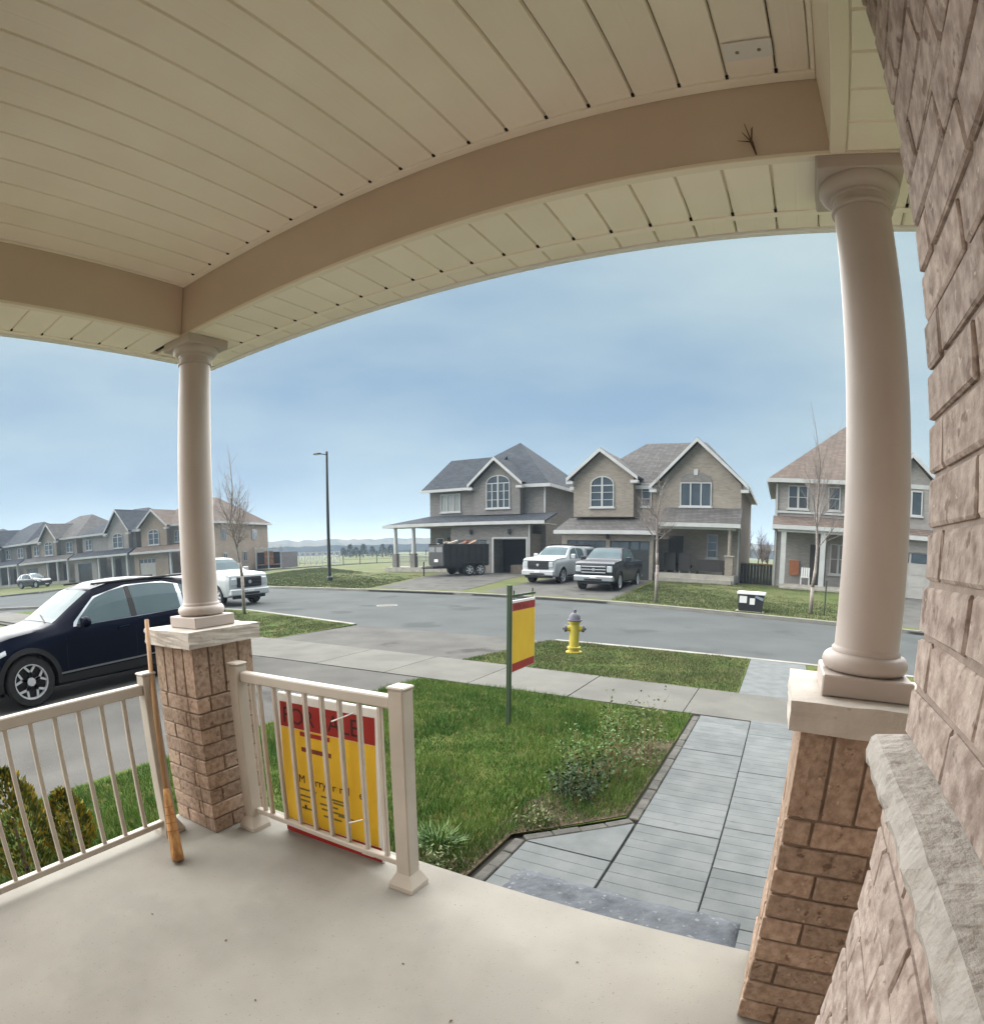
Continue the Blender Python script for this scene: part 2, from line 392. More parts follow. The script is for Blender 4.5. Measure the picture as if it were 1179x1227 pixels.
# beams
MB().bbox(BX0-.16, 2.4, BY, BY+.16, ZB+.006, ZC+.03, .003).build('beam', M_beam, t)
MB().bbox(BX0-.16, BX0, Yb, BY-.001, ZB+.006, ZC+.03, .003).build('beam', M_beam, t)
MB().bbox(BX1, BX1+.16, Yb, BY-.001, ZB+.006, ZC+.03, .003).build('beam', M_soffit, t)
MB().bbox(BX0-.002, BX1+.3, BY-.004, BY+.028, ZB-.003, ZB+.012, .002).build('beam_edge', M_trim, t)
MB().bbox(BX0-.028, BX0+.004, Yb, BY-.005, ZB-.003, ZB+.012, .002).build('beam_edge', M_trim, t)
MB().bbox(BX1-.004, BX1+.04, Yb, BY-.006, ZB-.004, ZB+.012, .002).build('beam_edge', M_trim, t)
# outer soffit in front
sp = panel_mesh(.1405, 1.93-BY-.03, M_soffit)
x = .013 + .1405/2 + .1405*2
while x < 1.6:
    child('soffit_panel', sp, t, (x, (1.93+BY+.03)/2, ZB)); x += .1405
x = .013 + .1405/2 + .1405
while x > XO + .08:
    child('soffit_panel', sp, t, (x, (1.93+BY+.03)/2, ZB)); x -= .1405
# outer soffit on the left side and at the right
sl = panel_mesh(.155, BX0-.03+2.945, M_soffit, 'x')
y = 1.545
while y > Yb:
    child('soffit_panel', sl, t, ((-2.945+BX0-.03)/2, y, ZB)); y -= .155
sr = panel_mesh(.13, .75, M_soffit, 'x')
y = BY - .012
while y > 1.05:
    child('soffit_panel', sr, t, (BX1+.045+.375, y-.065, ZB-.002)); y -= .13
mbx = MB().box(BX0-.38, 1.7, BY+.162, YO-.02, ZB+.03, ZB+.05); mbx.box(XO+.02, BX0-.162, Yb, BY+.16, ZB+.03, ZB+.05); mbx.box(BX1+.162, 1.7, .9, BY-.002, ZB+.03, ZB+.05)
mbx.build('soffit_board', M_gap, t)
MB().bbox(-2.945, 1.7, 1.93, 1.958, ZB-.006, ZB+.02, .002).build('channel', M_soffit, t)
MB().bbox(-2.972, -2.945, Yb, 1.958, ZB-.006, ZB+.02, .002).build('channel', M_soffit, t)
pe = panel_mesh(.1405, .085, M_soffit)
x = .013 + .07 + .1405*11
while x > -3.0:
    child('soffit_lip', pe, t, (x, 2.002, ZB-.002)); x -= .1405
pl_ = panel_mesh(.155, .042, M_soffit, 'x')
y = 1.93
while y > Yb:
    child('soffit_lip', pl_, t, (-2.978+.0, y, ZB-.0035)); y -= .155
MB().bbox(XO, 1.7, 2.046, YO, ZB-.012, ZB+.17, .003).build('fascia', M_white, t)
MB().bbox(XO, XO+.03, Yb, 2.045, ZB-.012, ZB+.17, .003).build('fascia', M_white, t)
M_sh_own = shingle_mat('own_shingle', srgb(74,66,60), srgb(92,82,74))
MB().slab([(XO-.05, YO+.06, 2.79), (1.7, YO+.06, 2.79), (1.7, -.2, 3.7), (XO-.05, -.2, 3.7)], .04).build('shingle_slope', M_sh_own, t)

# groove ends: dark blocks paint the shade of open slots beside the channel
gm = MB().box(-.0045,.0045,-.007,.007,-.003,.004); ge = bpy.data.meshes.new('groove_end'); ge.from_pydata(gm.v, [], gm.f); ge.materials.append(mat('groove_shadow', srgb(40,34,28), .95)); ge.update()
x = BX1 - .012 - .10
while x > BX0 + .03:
    child('groove_end', ge, t, (x, BY-.042, ZC-.0005)); x -= PW
x = .013 + .1405*11
while x > -2.9:
    child('groove_end', ge, t, (x, 1.924, ZB-.0005)); x -= .1405
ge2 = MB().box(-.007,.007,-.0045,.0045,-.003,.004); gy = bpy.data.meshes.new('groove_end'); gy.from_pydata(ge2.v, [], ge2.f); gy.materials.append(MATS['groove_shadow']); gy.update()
y = 1.545 - .0775
while y > 0: child('groove_end', gy, t, (-2.938, y, ZB-.0005)); y -= .155
# small cover plate on the ceiling
t = thing('cover_plate', 'small white blank cover plate screwed to the ribbed porch ceiling', 'cover plate', (.005, 1.475, ZC-.014))
MB().bbox(-.062, .072, 1.44, 1.512, ZC-.012, ZC-.003, .003).build('plate', M_white, t)
for sx in (-.025, .035): MB().lathe([(.0055, ZC-.0145), (.0055, ZC-.0115)], (sx, 1.476, 0), 12).build('screw', mat('screw', srgb(150,140,120), .4, metal=.8), t)
# insect husk on the beam
# ---------------------------------------------------------------- porch floor
mb = MB().bbox(-2.90, 1.2, -.3, 1.955, -.14, 0, .012)
fl = mb.build('porch_floor', M_conc); struct(fl)
mb = MB().box(-2.84, 1.2, -.3, 1.90, -.75, -.142); f2 = mb.build('porch_foundation', mat('foundation', srgb(150,146,140), .9, srgb(135,130,124), 4, bump=.3)); tag(f2, 'grey concrete foundation under the porch floor', 'foundation')

# ---------------------------------------------------------------- house wall at the right, with stone sill
WX, WY = .236, 1.018
t = thing('brick_wall', 'tall tumbled brick wall of the house with a rough stone sill band', 'brick wall', (WX+.2, WY/2, 0))
r = random.Random(11)
J = .010; BD = .09
ZS0, ZS1 = 1.118, 1.178           # sill bottom, top
MB().box(WX+.007, WX+.6, -.05, WY-.009, ZS1, 2.598).build('mortar', M_mortarR, t)
XL, YL = WX-.022, WY-.05
MB().box(XL+.007, WX+.6, -.05, YL-.009, 0.0, ZS0).build('mortar', M_mortarR, t)
def course_face(x0, yend, z, hh, off, wet):
    y = yend
    first = True
    while y > -.05:
        L = (.089 if off else .257) if first else .257
        ln = L - (0 if first else J)
        yy0 = y - L + J if not first else y - L + J/2
        a = y - L + J/2; b = y - (0 if first else J/2)
        if a < -.05: a = -.05
        if b - a > .03:
            me = brick_mesh(round(b-a,3), BD, hh, r.randrange(5), M_brickR, .0018, .0042)
            # bricks at the free end lie with their long side in the wall's face, so rotate the mesh onto Y
            child('brick', me, t, (x0 + BD/2 + r.uniform(-.002,.002), (a+b)/2, z), (0, 0, math.pi/2))
        y -= L; first = False
k = 0
z = ZS1 + .045
zz = ZS1
while zz < 2.59:
    hh = min(COURSE - J, 2.595 - zz)
    if hh > .02:
        course_face(WX, WY, zz + J/2 + hh/2, hh, k % 2, 0)
        # end face bricks turning the corner
        x = WX + .092
        for i in range(2):
            L = .257 if (k+i) % 2 else .16
            me = brick_mesh(round(L-J,3), BD, hh, r.randrange(5), M_brickR, .0018, .0042)
            child('brick', me, t, (x + L/2, WY-BD/2 + r.uniform(-.002,.002), zz + J/2 + hh/2)); x += L
    zz += COURSE; k += 1
zz = ZS0 - COURSE; k = 0
while zz > -.03:
    hh = COURSE - J
    course_face(XL, YL, zz + J/2 + hh/2, hh, k % 2, 0)
    x = XL + .092
    for i in range(2):
        L = .257 if (k+i) % 2 else .16
        me = brick_mesh(round(L-J,3), BD, hh, r.randrange(5), M_brickR, .0018, .0042)
        child('brick', me, t, (x + L/2, YL-BD/2 + r.uniform(-.002,.002), zz + J/2 + hh/2)); x += L
    zz -= COURSE; k += 1
# sill: sloping top, rock-faced edge
NX, NY = 26, 5
V = []; F = []
y0, y1 = -.05, WY-.022
XS = .176
def sillpt(i, j):
    y = y0 + (y1-y0)*i/NX
    prof = [(WX+.03, ZS1+.010), (XS+.008, ZS1), (XS+.001, ZS1-.006), (XS-.004, ZS1-.030), (XS+.003, ZS0+.010), (XS+.012, ZS0), (WX+.03, ZS0+.002)][j]
    q = Vector((prof[0], y, prof[1]))
    if 1 <= j <= 5:
        nn = noise.noise(Vector((y*24, j*1.7, 0))) ; n2 = noise.noise(Vector((y*60, j*3.1, 5)))
        q.x += (.007*nn + .004*n2) * (1 if j in (2,3,4) else .35); q.z += .002*n2
    return q
for i in range(NX+1):
    for j in range(7): V.append(sillpt(i, j))
for i in range(NX):
    for j in range(7): F.append((i*7+j, (i+1)*7+j, (i+1)*7+(j+1)%7, i*7+(j+1)%7))
F += [tuple(range(7)), tuple(NX*7+6-j for j in range(7))]
MB().add(V, F).build('sill', M_sill, t)
# upper storey and the wall behind the doorbell (out of view, they shade the porch)
M_own = brick_mat('own_brick', srgb(200,180,164), srgb(186,166,150), srgb(160,146,136))
t = thing('own_house', 'brick front of the house that the porch belongs to', 'house', (1.0, -.06, -.6))
MB().box(-3.0, WX+.55, -.35, -.055, .004, 2.88).build('wall', M_own, t)
MB().box(WX+.602, 7.5, -.35, WY-.012, -.6, 2.9).build('wall', M_own, t)
MB().box(-3.0, 7.5, -9, -.36, -.6, 6.0).build('wall', M_own, t)
MB().box(1.75, 7.5, -.35, 1.0, 2.91, 6.0).build('wall', M_own, t)
MB().slab([(-3.6, .3, 5.9), (8, .3, 5.9), (5, -4.5, 9), (0, -4.5, 9)], .2).build('shingle_slope', M_sh_own, t)

# ---------------------------------------------------------------- railings
def baluster_mesh(hgt, r_=.0105):
    mb = MB().bbox(-r_, r_, -r_, r_, 0, hgt, .003); me = bpy.data.meshes.new('baluster'); me.from_pydata(mb.v, [], mb.f); me.materials.append(M_rail); me.update(); return me
def post(t, x, y, hgt, w_=.036, flare=True):
    p = MB().bbox(x-w_, x+w_, y-w_, y+w_, 0, hgt, .004).build('post', M_rail, t)
    MB().bbox(x-w_-.005, x+w_+.005, y-w_-.005, y+w_+.005, hgt+.0005, hgt+.014, .005).build('post_cap', M_rail, p)
    if flare:
        mb = MB(); a = w_+.026; b = w_+.001
        mb.add([(x-a,y-a,.001),(x+a,y-a,.001),(x+a,y+a,.001),(x-a,y+a,.001),(x-a,y-a,.022),(x+a,y-a,.022),(x+a,y+a,.022),(x-a,y+a,.022),(x-b,y-b,.075),(x+b,y-b,.075),(x+b,y+b,.075),(x-b,y+b,.075)],
               [(3,2,1,0),(0,1,5,4),(1,2,6,5),(2,3,7,6),(3,0,4,7),(4,5,9,8),(5,6,10,9),(6,7,11,10),(7,4,8,11),(8,9,10,11)])
        mb.build('post_base', M_rail, p)
    return p
# front railing
RY = 1.745
t = thing('porch_railing', 'short beige metal railing ending in a square post, with the sign behind it', 'railing', (-1.85, RY, 0))
post(t, -2.385, RY-.01, .905, .034); post(t, -1.345, RY, .905, .037)
MB().bbox(-2.350, -1.383, RY-.026, RY+.026, .822, .872, .006).build('top_rail', M_rail, t)
MB().bbox(-2.350, -1.383, RY-.017, RY+.017, .094, .122, .004).build('bottom_rail', M_rail, t)
bmh = baluster_mesh(.702)
for x in (-2.285, -2.228, -2.118, -2.012, -1.902, -1.792, -1.683, -1.568, -1.455): child('baluster', bmh, t, (x, RY, .121))
# side railing
RX = -2.735
t = thing('porch_railing', 'long beige metal railing along the open side of the porch by the driveway', 'railing', (RX, .6, 0))
post(t, RX, 1.40, .88, .036)
post(t, RX, -.12, .88, .036)
MB().bbox(RX-.026, RX+.026, -.082, 1.363, .783, .838, .006).build('top_rail', M_rail, t)
MB().bbox(RX-.019, RX+.019, -.082, 1.363, .050, .082, .004).build('bottom_rail', M_rail, t)
bmh2 = baluster_mesh(.703)
for k in range(11): child('baluster', bmh2, t, (RX, 1.255 - .1225*k, .081))
# ================================================================ ground
G_ROAD = -.60
M_asph = mat('asphalt', srgb(80,83,83), .95, srgb(72,75,75), .5, detail=9, bump=.25, bscale=90, c3=srgb(66,69,69), thr=.60, s3=.45, spec=.06, c4=srgb(98,101,100), thr4=.64, s4=60)
M_drive = mat('driveway_asphalt', srgb(88,87,84), .95, srgb(76,75,73), 1.1, detail=9, bump=.25, bscale=90, c3=srgb(62,61,60), thr=.62, s3=.7, spec=.06, c4=srgb(108,106,102), thr4=.64, s4=70)
M_walk = mat('sidewalk_concrete', srgb(100,99,94), .9, srgb(89,88,84), 1.6, detail=8, bump=.15, bscale=120, rand=.04, spec=.1, c4=srgb(78,77,73), thr4=.66, s4=30)
M_curb = mat('curb_concrete', srgb(132,130,123), .9, srgb(116,114,107), 2, detail=8, bump=.2)
M_soil = mat('lawn_soil', srgb(62,82,34), .98, srgb(84,84,46), 2.2, detail=8, bump=.8, bscale=60, c3=srgb(52,66,30), thr=.55, s3=5, spec=.1)
M_field = mat('far_lawn', srgb(74,82,48), .98, srgb(90,90,60), .35, detail=9, bump=.4, bscale=20, c3=srgb(70,84,44), thr=.55, s3=.9, spec=.1)
M_paver = mat('paver', srgb(101,104,104), .9, srgb(89,93,93), 5, bump=.35, bscale=70, rand=.05, c3=srgb(90,94,94), thr=.63, s3=9, bdist=.004, spec=.1)
M_edge = mat('edging_stone', srgb(84,82,77), .95, srgb(66,65,61), 9, bump=.5, bscale=60, rand=.1)
M_joint = mat('joint_sand', srgb(60,58,52), .98)
M_slab = mat('natural_step', srgb(84,88,93), .9, srgb(66,70,76), 9, detail=9, bump=.9, bscale=22, c3=srgb(112,114,115), thr=.62, s3=34, bdist=.012)

def sheet(name, pts, z, m, zs=None):
    mb = MB(); zs = zs or [z]*len(pts)
    mb.poly([(p[0], p[1], q) for p, q in zip(pts, zs)]); return struct(mb.build(name, m))
sheet('ground', [(-1500,-1500),(1500,-1500),(1500,1500),(-1500,1500)], -1.1, M_field)
# own lot
sheet('front_lawn', [(-5.0,1.0),(-1.5,1.0),(-1.5,3.1),(-.88,3.72),(-.88,6.68),(-4.78,6.70),(-5.0,4.0)], -.425, M_soil)
sheet('side_lawn', [(-5.05,-6),(-2.4,-6),(-2.4,.999),(-5.0,.999)], -.425, M_soil)
sheet('own_driveway', [(-11.2,-6),(-4.9,-6),(-4.9,4.0),(-4.7,6.72),(-11.4,6.72)], -.50, M_drive, [-.49,-.49,-.4428,-.43,-.43])
sheet('neighbour_lawn', [(-40,-12),(-11.2,-6),(-11.4,6.6),(-40,6.2)], -.47, M_field)
sheet('right_lawn', [(.44,1.0),(14,1.0),(14,6.5),(.44,6.58)], -.43, M_soil)
# road
sheet('road', [(60,9.5),(60,19.0),(.7,21.5),(-20,24),(-30,26),(-44,30),(-49,75),(-57.5,75),(-57.5,22),(-54,18),(-60,16),(-130,-6),(-130,-30),(-60,-3),(-30,9.5),(-20,11.0),(-8,11)], G_ROAD, M_asph)
# boulevard strips and the apron
mb = MB(); mb.poly([(-30,8.3,-.44),(-10.0,8.22,-.44),(-10.1,11.2,-.475),(-16.5,12.62,-.475),(-30,11.9,-.475)]); struct(mb.build('boulevard_lawn', M_soil))
mb = MB(); mb.poly([(-5.05,8.12,-.44),(-.45,7.97,-.44),(-.45,11.2,-.475),(-4.6,11.2,-.475)]); struct(mb.build('boulevard_lawn', M_soil))
mb = MB(); mb.poly([(.6,7.9,-.44),(20,7.4,-.44),(20,10.6,-.475),(.6,11.15,-.475)]); struct(mb.build('boulevard_lawn', M_soil))
mb = MB(); mb.poly([(-9.99,8.2,-.435),(-5.06,8.10,-.435),(-4.62,11.2,-.50),(-10.09,11.2,-.50)]); struct(mb.build('driveway_apron', M_drive))
mb = MB(); mb.poly([(-.44,7.95,-.436),(.59,7.92,-.436),(.59,11.16,-.472),(-.44,11.2,-.472)]); struct(mb.build('boulevard_path', M_paver))
# near curb: full height, dropped at the apron
cur = MB()
def curb_run(mb, pts, top, wd=.16, side=1, base=G_ROAD-.05):
    for (a, b) in zip(pts[:-1], pts[1:]):
        dx, dy = b[0]-a[0], b[1]-a[1]; L = math.hypot(dx, dy); nx, ny = -dy/L*wd*side, dx/L*wd*side
        mb.add([(a[0],a[1],base),(b[0],b[1],base),(b[0]+nx,b[1]+ny,base),(a[0]+nx,a[1]+ny,base),(a[0],a[1],top),(b[0],b[1],top),(b[0]+nx,b[1]+ny,top),(a[0]+nx,a[1]+ny,top)],
               [(3,2,1,0),(4,5,6,7),(0,1,5,4),(1,2,6,5),(2,3,7,6),(3,0,4,7)])
curb_run(cur, [(-60,0),(-42,7.5),(-30,11.9),(-16.5,12.65),(-10.2,11.22)], -.47)
curb_run(cur, [(-10.2,11.22),(-4.5,11.22)], -.545)
curb_run(cur, [(-4.5,11.22),(.6,11.2),(20,10.6)], -.47)
struct(cur.build('near_curb', M_curb))
# sidewalk, slab by slab
sw = MB(); sw.poly([(-32,6.3,-.47),(16,6.0,-.47),(16,7.6,-.47),(-32,8.4,-.47)]); sw = struct(sw.build('sidewalk', M_joint))
def sw_y(x): return 6.74 - .0018*(x+4.5)**2*.55, 8.13 - .028*(x+2.5)
x = -31.0
rr = random.Random(4)
while x < 15:
    x1 = x + 1.5; g = .006
    a0, b0 = sw_y(max(x,-12)); a1, b1 = sw_y(max(x1,-12)); dz = rr.uniform(-.003, .003)
    zt = -.423 + dz
    mb = MB(); pts = [(x+g,a0),(x1-g,a1),(x1-g,b1),(x+g,b0)]
    mb.prism(pts, 'z', -.5, zt); mb.build('concrete_slab', M_walk, sw); x = x1

# front walk: 0.6 m slabs, each pressed with five narrow planks
pw = MB(); pw.poly([(-1.56,1.9,-.455),(.41,1.9,-.455),(.41,6.66,-.455),(-.96,6.66,-.455),(-.96,3.72,-.455),(-1.56,3.12,-.455)]); pw = struct(pw.build('front_walk', M_joint))
def slab_mesh(wd, ln, poly=None):
    mb = MB(); npl = 5
    if poly: mb.prism(poly, 'z', -.05, 0)
    else:
        hh = ln/npl
        for k in range(npl):
            y0 = -ln/2 + k*hh; y1 = y0 + hh; e = .0022
            x0, x1 = -wd/2, wd/2
            V = [(x0,y0,-.05),(x1,y0,-.05),(x1,y1,-.05),(x0,y1,-.05),(x0+e,y0,-.0045),(x1-e,y0,-.0045),(x1-e,y1,-.0045),(x0+e,y1,-.0045),(x0+e+.003,y0+e,0),(x1-e-.003,y0+e,0),(x1-e-.003,y1-e,0),(x0+e+.003,y1-e,0)]
            mb.add(V, [(0,1,5,4),(1,2,6,5),(2,3,7,6),(3,0,4,7),(4,5,9,8),(5,6,10,9),(6,7,11,10),(7,4,8,11),(8,9,10,11)])
    me = bpy.data.meshes.new('slab'); me.from_pydata(mb.v, [], mb.f); me.materials.append(M_paver); me.update(); return me
sm = slab_mesh(.588, .578)
rr = random.Random(8)
for cx, y0 in ((-1.085, 2.485), (-.485, 2.485), (.107, 2.485)):
    y = y0
    if cx == .107: y = 2.09 + .0
    while y < 6.3:
        if cx == -1.085 and y > 2.9: break
        child('paving_slab', sm, pw, (cx, y + .29, -.42 + rr.uniform(-.002,.002)), (0,0,0)); y += .585
for cx in (-1.085, -.485):
    child('paving_slab', sm, pw, (cx, 1.905+.29, -.42))
# corner slab cut on the bias
me = slab_mesh(0, 0, [(-.29,-.285),(.29,-.285),(.29,.28)]); child('paving_slab', me, pw, (-1.085, 3.36, -.42))
# last row towards the sidewalk
for cx in (-.485, .107):
    me = slab_mesh(.588, .24); child('paving_slab', me, pw, (cx, 6.545 if cx < 0 else 6.49, -.42))
# edging stones along the lawn
em = {}
def edging(a, b, n):
    a, b = Vector(a), Vector(b); dd = (b-a); L = dd.length/n; ang = math.atan2(dd.y, dd.x)
    key = round(L, 3)
    if key not in em:
        mb = MB().bbox(-L/2+.002, L/2-.002, -.036, .036, -.06, .004, .006); me = bpy.data.meshes.new('edging_stone'); me.from_pydata(mb.v, [], mb.f); me.materials.append(M_edge); me.update(); em[key] = me
    for k in range(n):
        p = a + dd*((k+.5)/n); child('edging_stone', em[key], pw, (p.x, p.y, -.42 + rr.uniform(-.006,.004)), (rr.uniform(-.03,.03), 0, ang + rr.uniform(-.02,.02)))
edging((-1.42,2.3,0), (-1.42,3.07,0), 4); edging((-1.405,3.105,0), (-.825,3.675,0), 4); edging((-.82,3.70,0), (-.82,6.62,0), 15)
# a few flat garden stones beside the porch
for i, (x_, y_, s_) in enumerate(((-1.66,2.30,.16),(-1.58,2.12,.13),(-1.85,2.16,.15))):
    mb = MB(); n_ = 9; pts = [(x_ + s_*(1+.2*rr.uniform(-1,1))*math.cos(2*math.pi*k/n_), y_ + s_*.75*(1+.2*rr.uniform(-1,1))*math.sin(2*math.pi*k/n_)) for k in range(n_)]
    mb.prism(pts, 'z', -.45, -.405); tag(mb.build('garden_stone', M_paver), 'flat grey stone lying in the planting bed beside the porch', 'stone', 'flat stones beside the porch')
# natural stone step below the porch edge
mb = MB(); NX, NY = 26, 10; V = []; F = []
X0, X1, Y0, Y1 = -1.12, .035, 1.958, 2.44
for i in range(NX+1):
    for j in range(NY+1):
        u, v = i/NX, j/NY; q = Vector((X0+(X1-X0)*u, Y0+(Y1-Y0)*v, -.205))
        edge = min(u, 1-u, 1-v)*1.0
        q.z += .012*noise.noise(Vector((q.x*9, q.y*9, 1))) + .008*noise.noise(Vector((q.x*26, q.y*26, 4)))
        if edge < .01: q += Vector((rr.uniform(-.012,.012), rr.uniform(-.012,.012) if j else 0, -.012))
        V.append(q)
for i in range(NX):
    for j in range(NY): a = i*(NY+1)+j; F.append((a, a+NY+1, a+NY+2, a+1))
ring = [i*(NY+1) for i in range(NX+1)] + [NX*(NY+1)+j for j in range(1,NY+1)] + [i*(NY+1)+NY for i in range(NX-1,-1,-1)] + [j for j in range(NY-1,0,-1)]
o = len(V); V += [Vector((V[k].x, V[k].y, -.42)) for k in ring]
for a in range(len(ring)): b = (a+1) % len(ring); F.append((ring[a], o+a, o+b, ring[b]))
mb.add(V, F); tag(mb.build('stone_step', M_slab, smooth=True), 'rough blue-grey natural stone step below the porch edge', 'step')

# ---- far side of the street
CURB = [(60,17.6),(12,19.2),(.7,19.95),(-1.6,20.3),(-4.05,20.8),(-6.4,21.3),(-11.2,21.7),(-14.8,22.0),(-19.5,22.05),(-26.5,22.5),(-36,24.2),(-44,27.4)]
def curb_y(x):
    for (a, b) in zip(CURB[:-1], CURB[1:]):
        if b[0] <= x <= a[0]: u = (x-a[0])/(b[0]-a[0]); return a[1] + u*(b[1]-a[1])
    return CURB[0][1] if x > 60 else 27.4
def far_z(x, y):
    d_ = max(0., min(1., (y - curb_y(x) - .1)/12.)); d_ = d_*d_*(3-2*d_); return -.49 + .27*d_
xs = [60,40,25,18,12,8,5,3,.7,-1.6,-4.05,-6.4,-9,-11.2,-13,-14.8,-17,-19.5,-23,-26.5,-31,-36,-40,-44]
ds = [.1,1,2,3.5,5,7,9,11,13,18,30,60,120,260,600]
mb = MB(); V = []
for x in xs:
    for d_ in ds:
        yy = curb_y(x) + d_; xx = x
        if x <= -36 and d_ > 3: xx = x - min(4, d_*.15)*(1 if x <= -44 else .5)
        if d_ > 60: xx = x + (x+10)*d_/60.*(1.2)
        V.append((xx, yy, far_z(x, yy)))
n = len(ds)
mb.add(V, [(i*n+j, i*n+j+1, (i+1)*n+j+1, (i+1)*n+j) for i in range(len(xs)-1) for j in range(n-1)])
struct(mb.build('far_lawn', M_field))
mb = MB(); curb_run(mb, CURB, -.485, .18, side=-1); curb_run(mb, [(-44,27.4),(-47,34),(-48.3,74)], -.485, .18, side=-1); struct(mb.build('far_curb', M_curb))
mb = MB(); mb.poly([(-57.6,75,-.46),(-57.6,24,-.46),(-55.6,18.2,-.46),(-57.5,15.2,-.46),(-70,10.5,-.46),(-130,-8.5,-.46),(-200,10,-.46),(-200,160,-.3),(-60,160,-.3)]); struct(mb.build('corner_lawn', M_field))
mb = MB(); curb_run(mb, [(-57.6,75),(-57.6,24),(-55.6,18.2),(-57.5,15.2),(-70,10.5),(-130,-8.5)], -.455, .18, side=-1); struct(mb.build('corner_curb', M_curb))
def far_drive(name, l0, l1, r0, r1, m=None):
    """strip from the curb (l0, r0) to the garage (l1, r1), laid on the slope"""
    mb = MB(); K = 8; V = []
    for i in range(K+1):
        u = i/K
        for (a, b) in ((l0, l1), (r0, r1)):
            for q in ((a[0]+(b[0]-a[0])*u, a[1]+(b[1]-a[1])*u),): V.append((q[0], q[1], max(far_z(q[0], q[1]), -.49) + .014 - (.04*(1-u*8) if u < .125 else 0)))
    mb.add(V, [(2*i, 2*i+1, 2*i+3, 2*i+2) for i in range(K)]); return struct(mb.build(name, m or M_drive))
far_drive('driveway', (-18.9,21.95), (-22.3,35.2), (-13.7,21.8), (-15.7,35.2))
far_drive('driveway', (-12.7,21.75), (-12.95,33.0), (-6.4,21.2), (-7.2,33.0))
far_drive('driveway', (4.2,19.6), (4.2,34.5), (10.2,19.2), (10.2,34.5))
# manhole in the road
t = thing('manhole_cover', 'round dark iron manhole cover in the road', 'manhole cover', (-13.3,16.6,G_ROAD))
MB().lathe([(.33,G_ROAD+.001),(.33,G_ROAD+.008)], (-13.3,16.6,0), 28).build('lid', mat('iron', srgb(74,72,70), .7, srgb(60,58,56), 12, metal=.3), t)
MB().lathe([(.335,G_ROAD+.001),(.40,G_ROAD+.001),(.40,G_ROAD+.006),(.335,G_ROAD+.006),(.335,G_ROAD+.001)], (-13.3,16.6,0), 28, cap=False).build('rim', M_curb, t)

# ---------------------------------------------------------------- grass
def inpoly(px, py, poly):
    ins = np.zeros(px.shape, bool); j = len(poly)-1
    for i in range(len(poly)):
        xi, yi = poly[i]; xj, yj = poly[j]
        c = ((yi > py) != (yj > py)) & (px < (xj-xi)*(py-yi)/(yj-yi+1e-12)+xi); ins ^= c; j = i
    return ins
def blade_mat(name, c1, c2, c3):
    M = mat(name, c1, .7, c2, 1.7, detail=6, c3=c3, thr=.58, s3=14, spec=.25)
    p = M.node_tree.nodes['Principled BSDF']
    try: p.inputs['Subsurface Weight'].default_value = 0
    except Exception: pass
    return M
M_blade = blade_mat('grass_blades', srgb(58,94,36), srgb(96,120,56), srgb(132,134,82))
M_blade2 = blade_mat('worn_grass_blades', srgb(76,92,54), srgb(96,100,66), srgb(112,108,78))
def grass(name, poly, z, nper, hmin, hmax, m, label, wd=.0035, seed=1, zfun=None):
    g = np.random.default_rng(seed); P_ = np.array(poly); x0, y0 = P_.min(0); x1, y1 = P_.max(0)
    N = int((x1-x0)*(y1-y0)*nper); px = g.uniform(x0, x1, N); py = g.uniform(y0, y1, N); k = inpoly(px, py, poly); px = px[k]; py = py[k]; N = len(px)
    patch = .8 + .35*np.sin(px*2.1+1.3*np.sin(py*1.7))*np.sin(py*2.6+.8*np.sin(px*3.1)) + .25*np.sin(px*7.3+2*np.sin(py*5.1))*np.sin(py*6.7)
    tall = g.random(N) < .04; patch = np.where(tall, patch*1.6, patch)
    h = g.uniform(hmin, hmax, N)*patch; a = g.uniform(0, 2*np.pi, N); ln = g.uniform(.1, .75, N)*h; b = a + g.uniform(-1.2, 1.2, N)
    zz = np.full(N, z) if zfun is None else zfun(px, py)
    V = np.empty((N, 3, 3)); ww = wd*g.uniform(.7, 1.5, N)
    V[:,0] = np.stack([px-np.cos(a)*ww, py-np.sin(a)*ww, zz-.004], 1); V[:,1] = np.stack([px+np.cos(a)*ww, py+np.sin(a)*ww, zz-.004], 1)
    V[:,2] = np.stack([px+np.cos(b)*ln, py+np.sin(b)*ln, zz+h], 1)
    me = bpy.data.meshes.new(name); me.vertices.add(N*3); me.vertices.foreach_set('co', V.ravel().astype(np.float32))
    me.loops.add(N*3); me.loops.foreach_set('vertex_index', np.arange(N*3, dtype=np.int32)); me.polygons.add(N)
    me.polygons.foreach_set('loop_start', np.arange(0, N*3, 3, dtype=np.int32)); me.polygons.foreach_set('loop_total', np.full(N, 3, dtype=np.int32))
    me.update(); me.materials.append(m); ob = bpy.data.objects.new(name, me); COL.objects.link(ob); ob['kind'] = 'stuff'; tag(ob, label, 'grass'); return ob
grass('grass', [(-4.93,1.9),(-1.52,1.99),(-1.52,3.1),(-.9,3.76),(-.88,6.64),(-4.73,6.68),(-4.93,4)], -.425, 7000, .03, .075, M_blade, 'lush green grass of the front lawn around the sign post', seed=1)
M_thatch = blade_mat('dry_blades', srgb(150,140,92), srgb(126,120,76), srgb(168,158,112))
grass('grass', [(-4.93,1.9),(-1.52,1.99),(-1.52,3.1),(-.95,3.78),(-.95,6.62),(-4.73,6.68),(-4.93,4)], -.425, 420, .02, .06, M_thatch, 'scattered dry straw-coloured blades among the front lawn grass', seed=11)
grass('grass', [(-5.0,-.6),(-2.92,-.6),(-2.92,1.9),(-4.93,1.9)], -.425, 6500, .03, .075, M_blade, 'green grass strip between the porch railing and the driveway', seed=2)
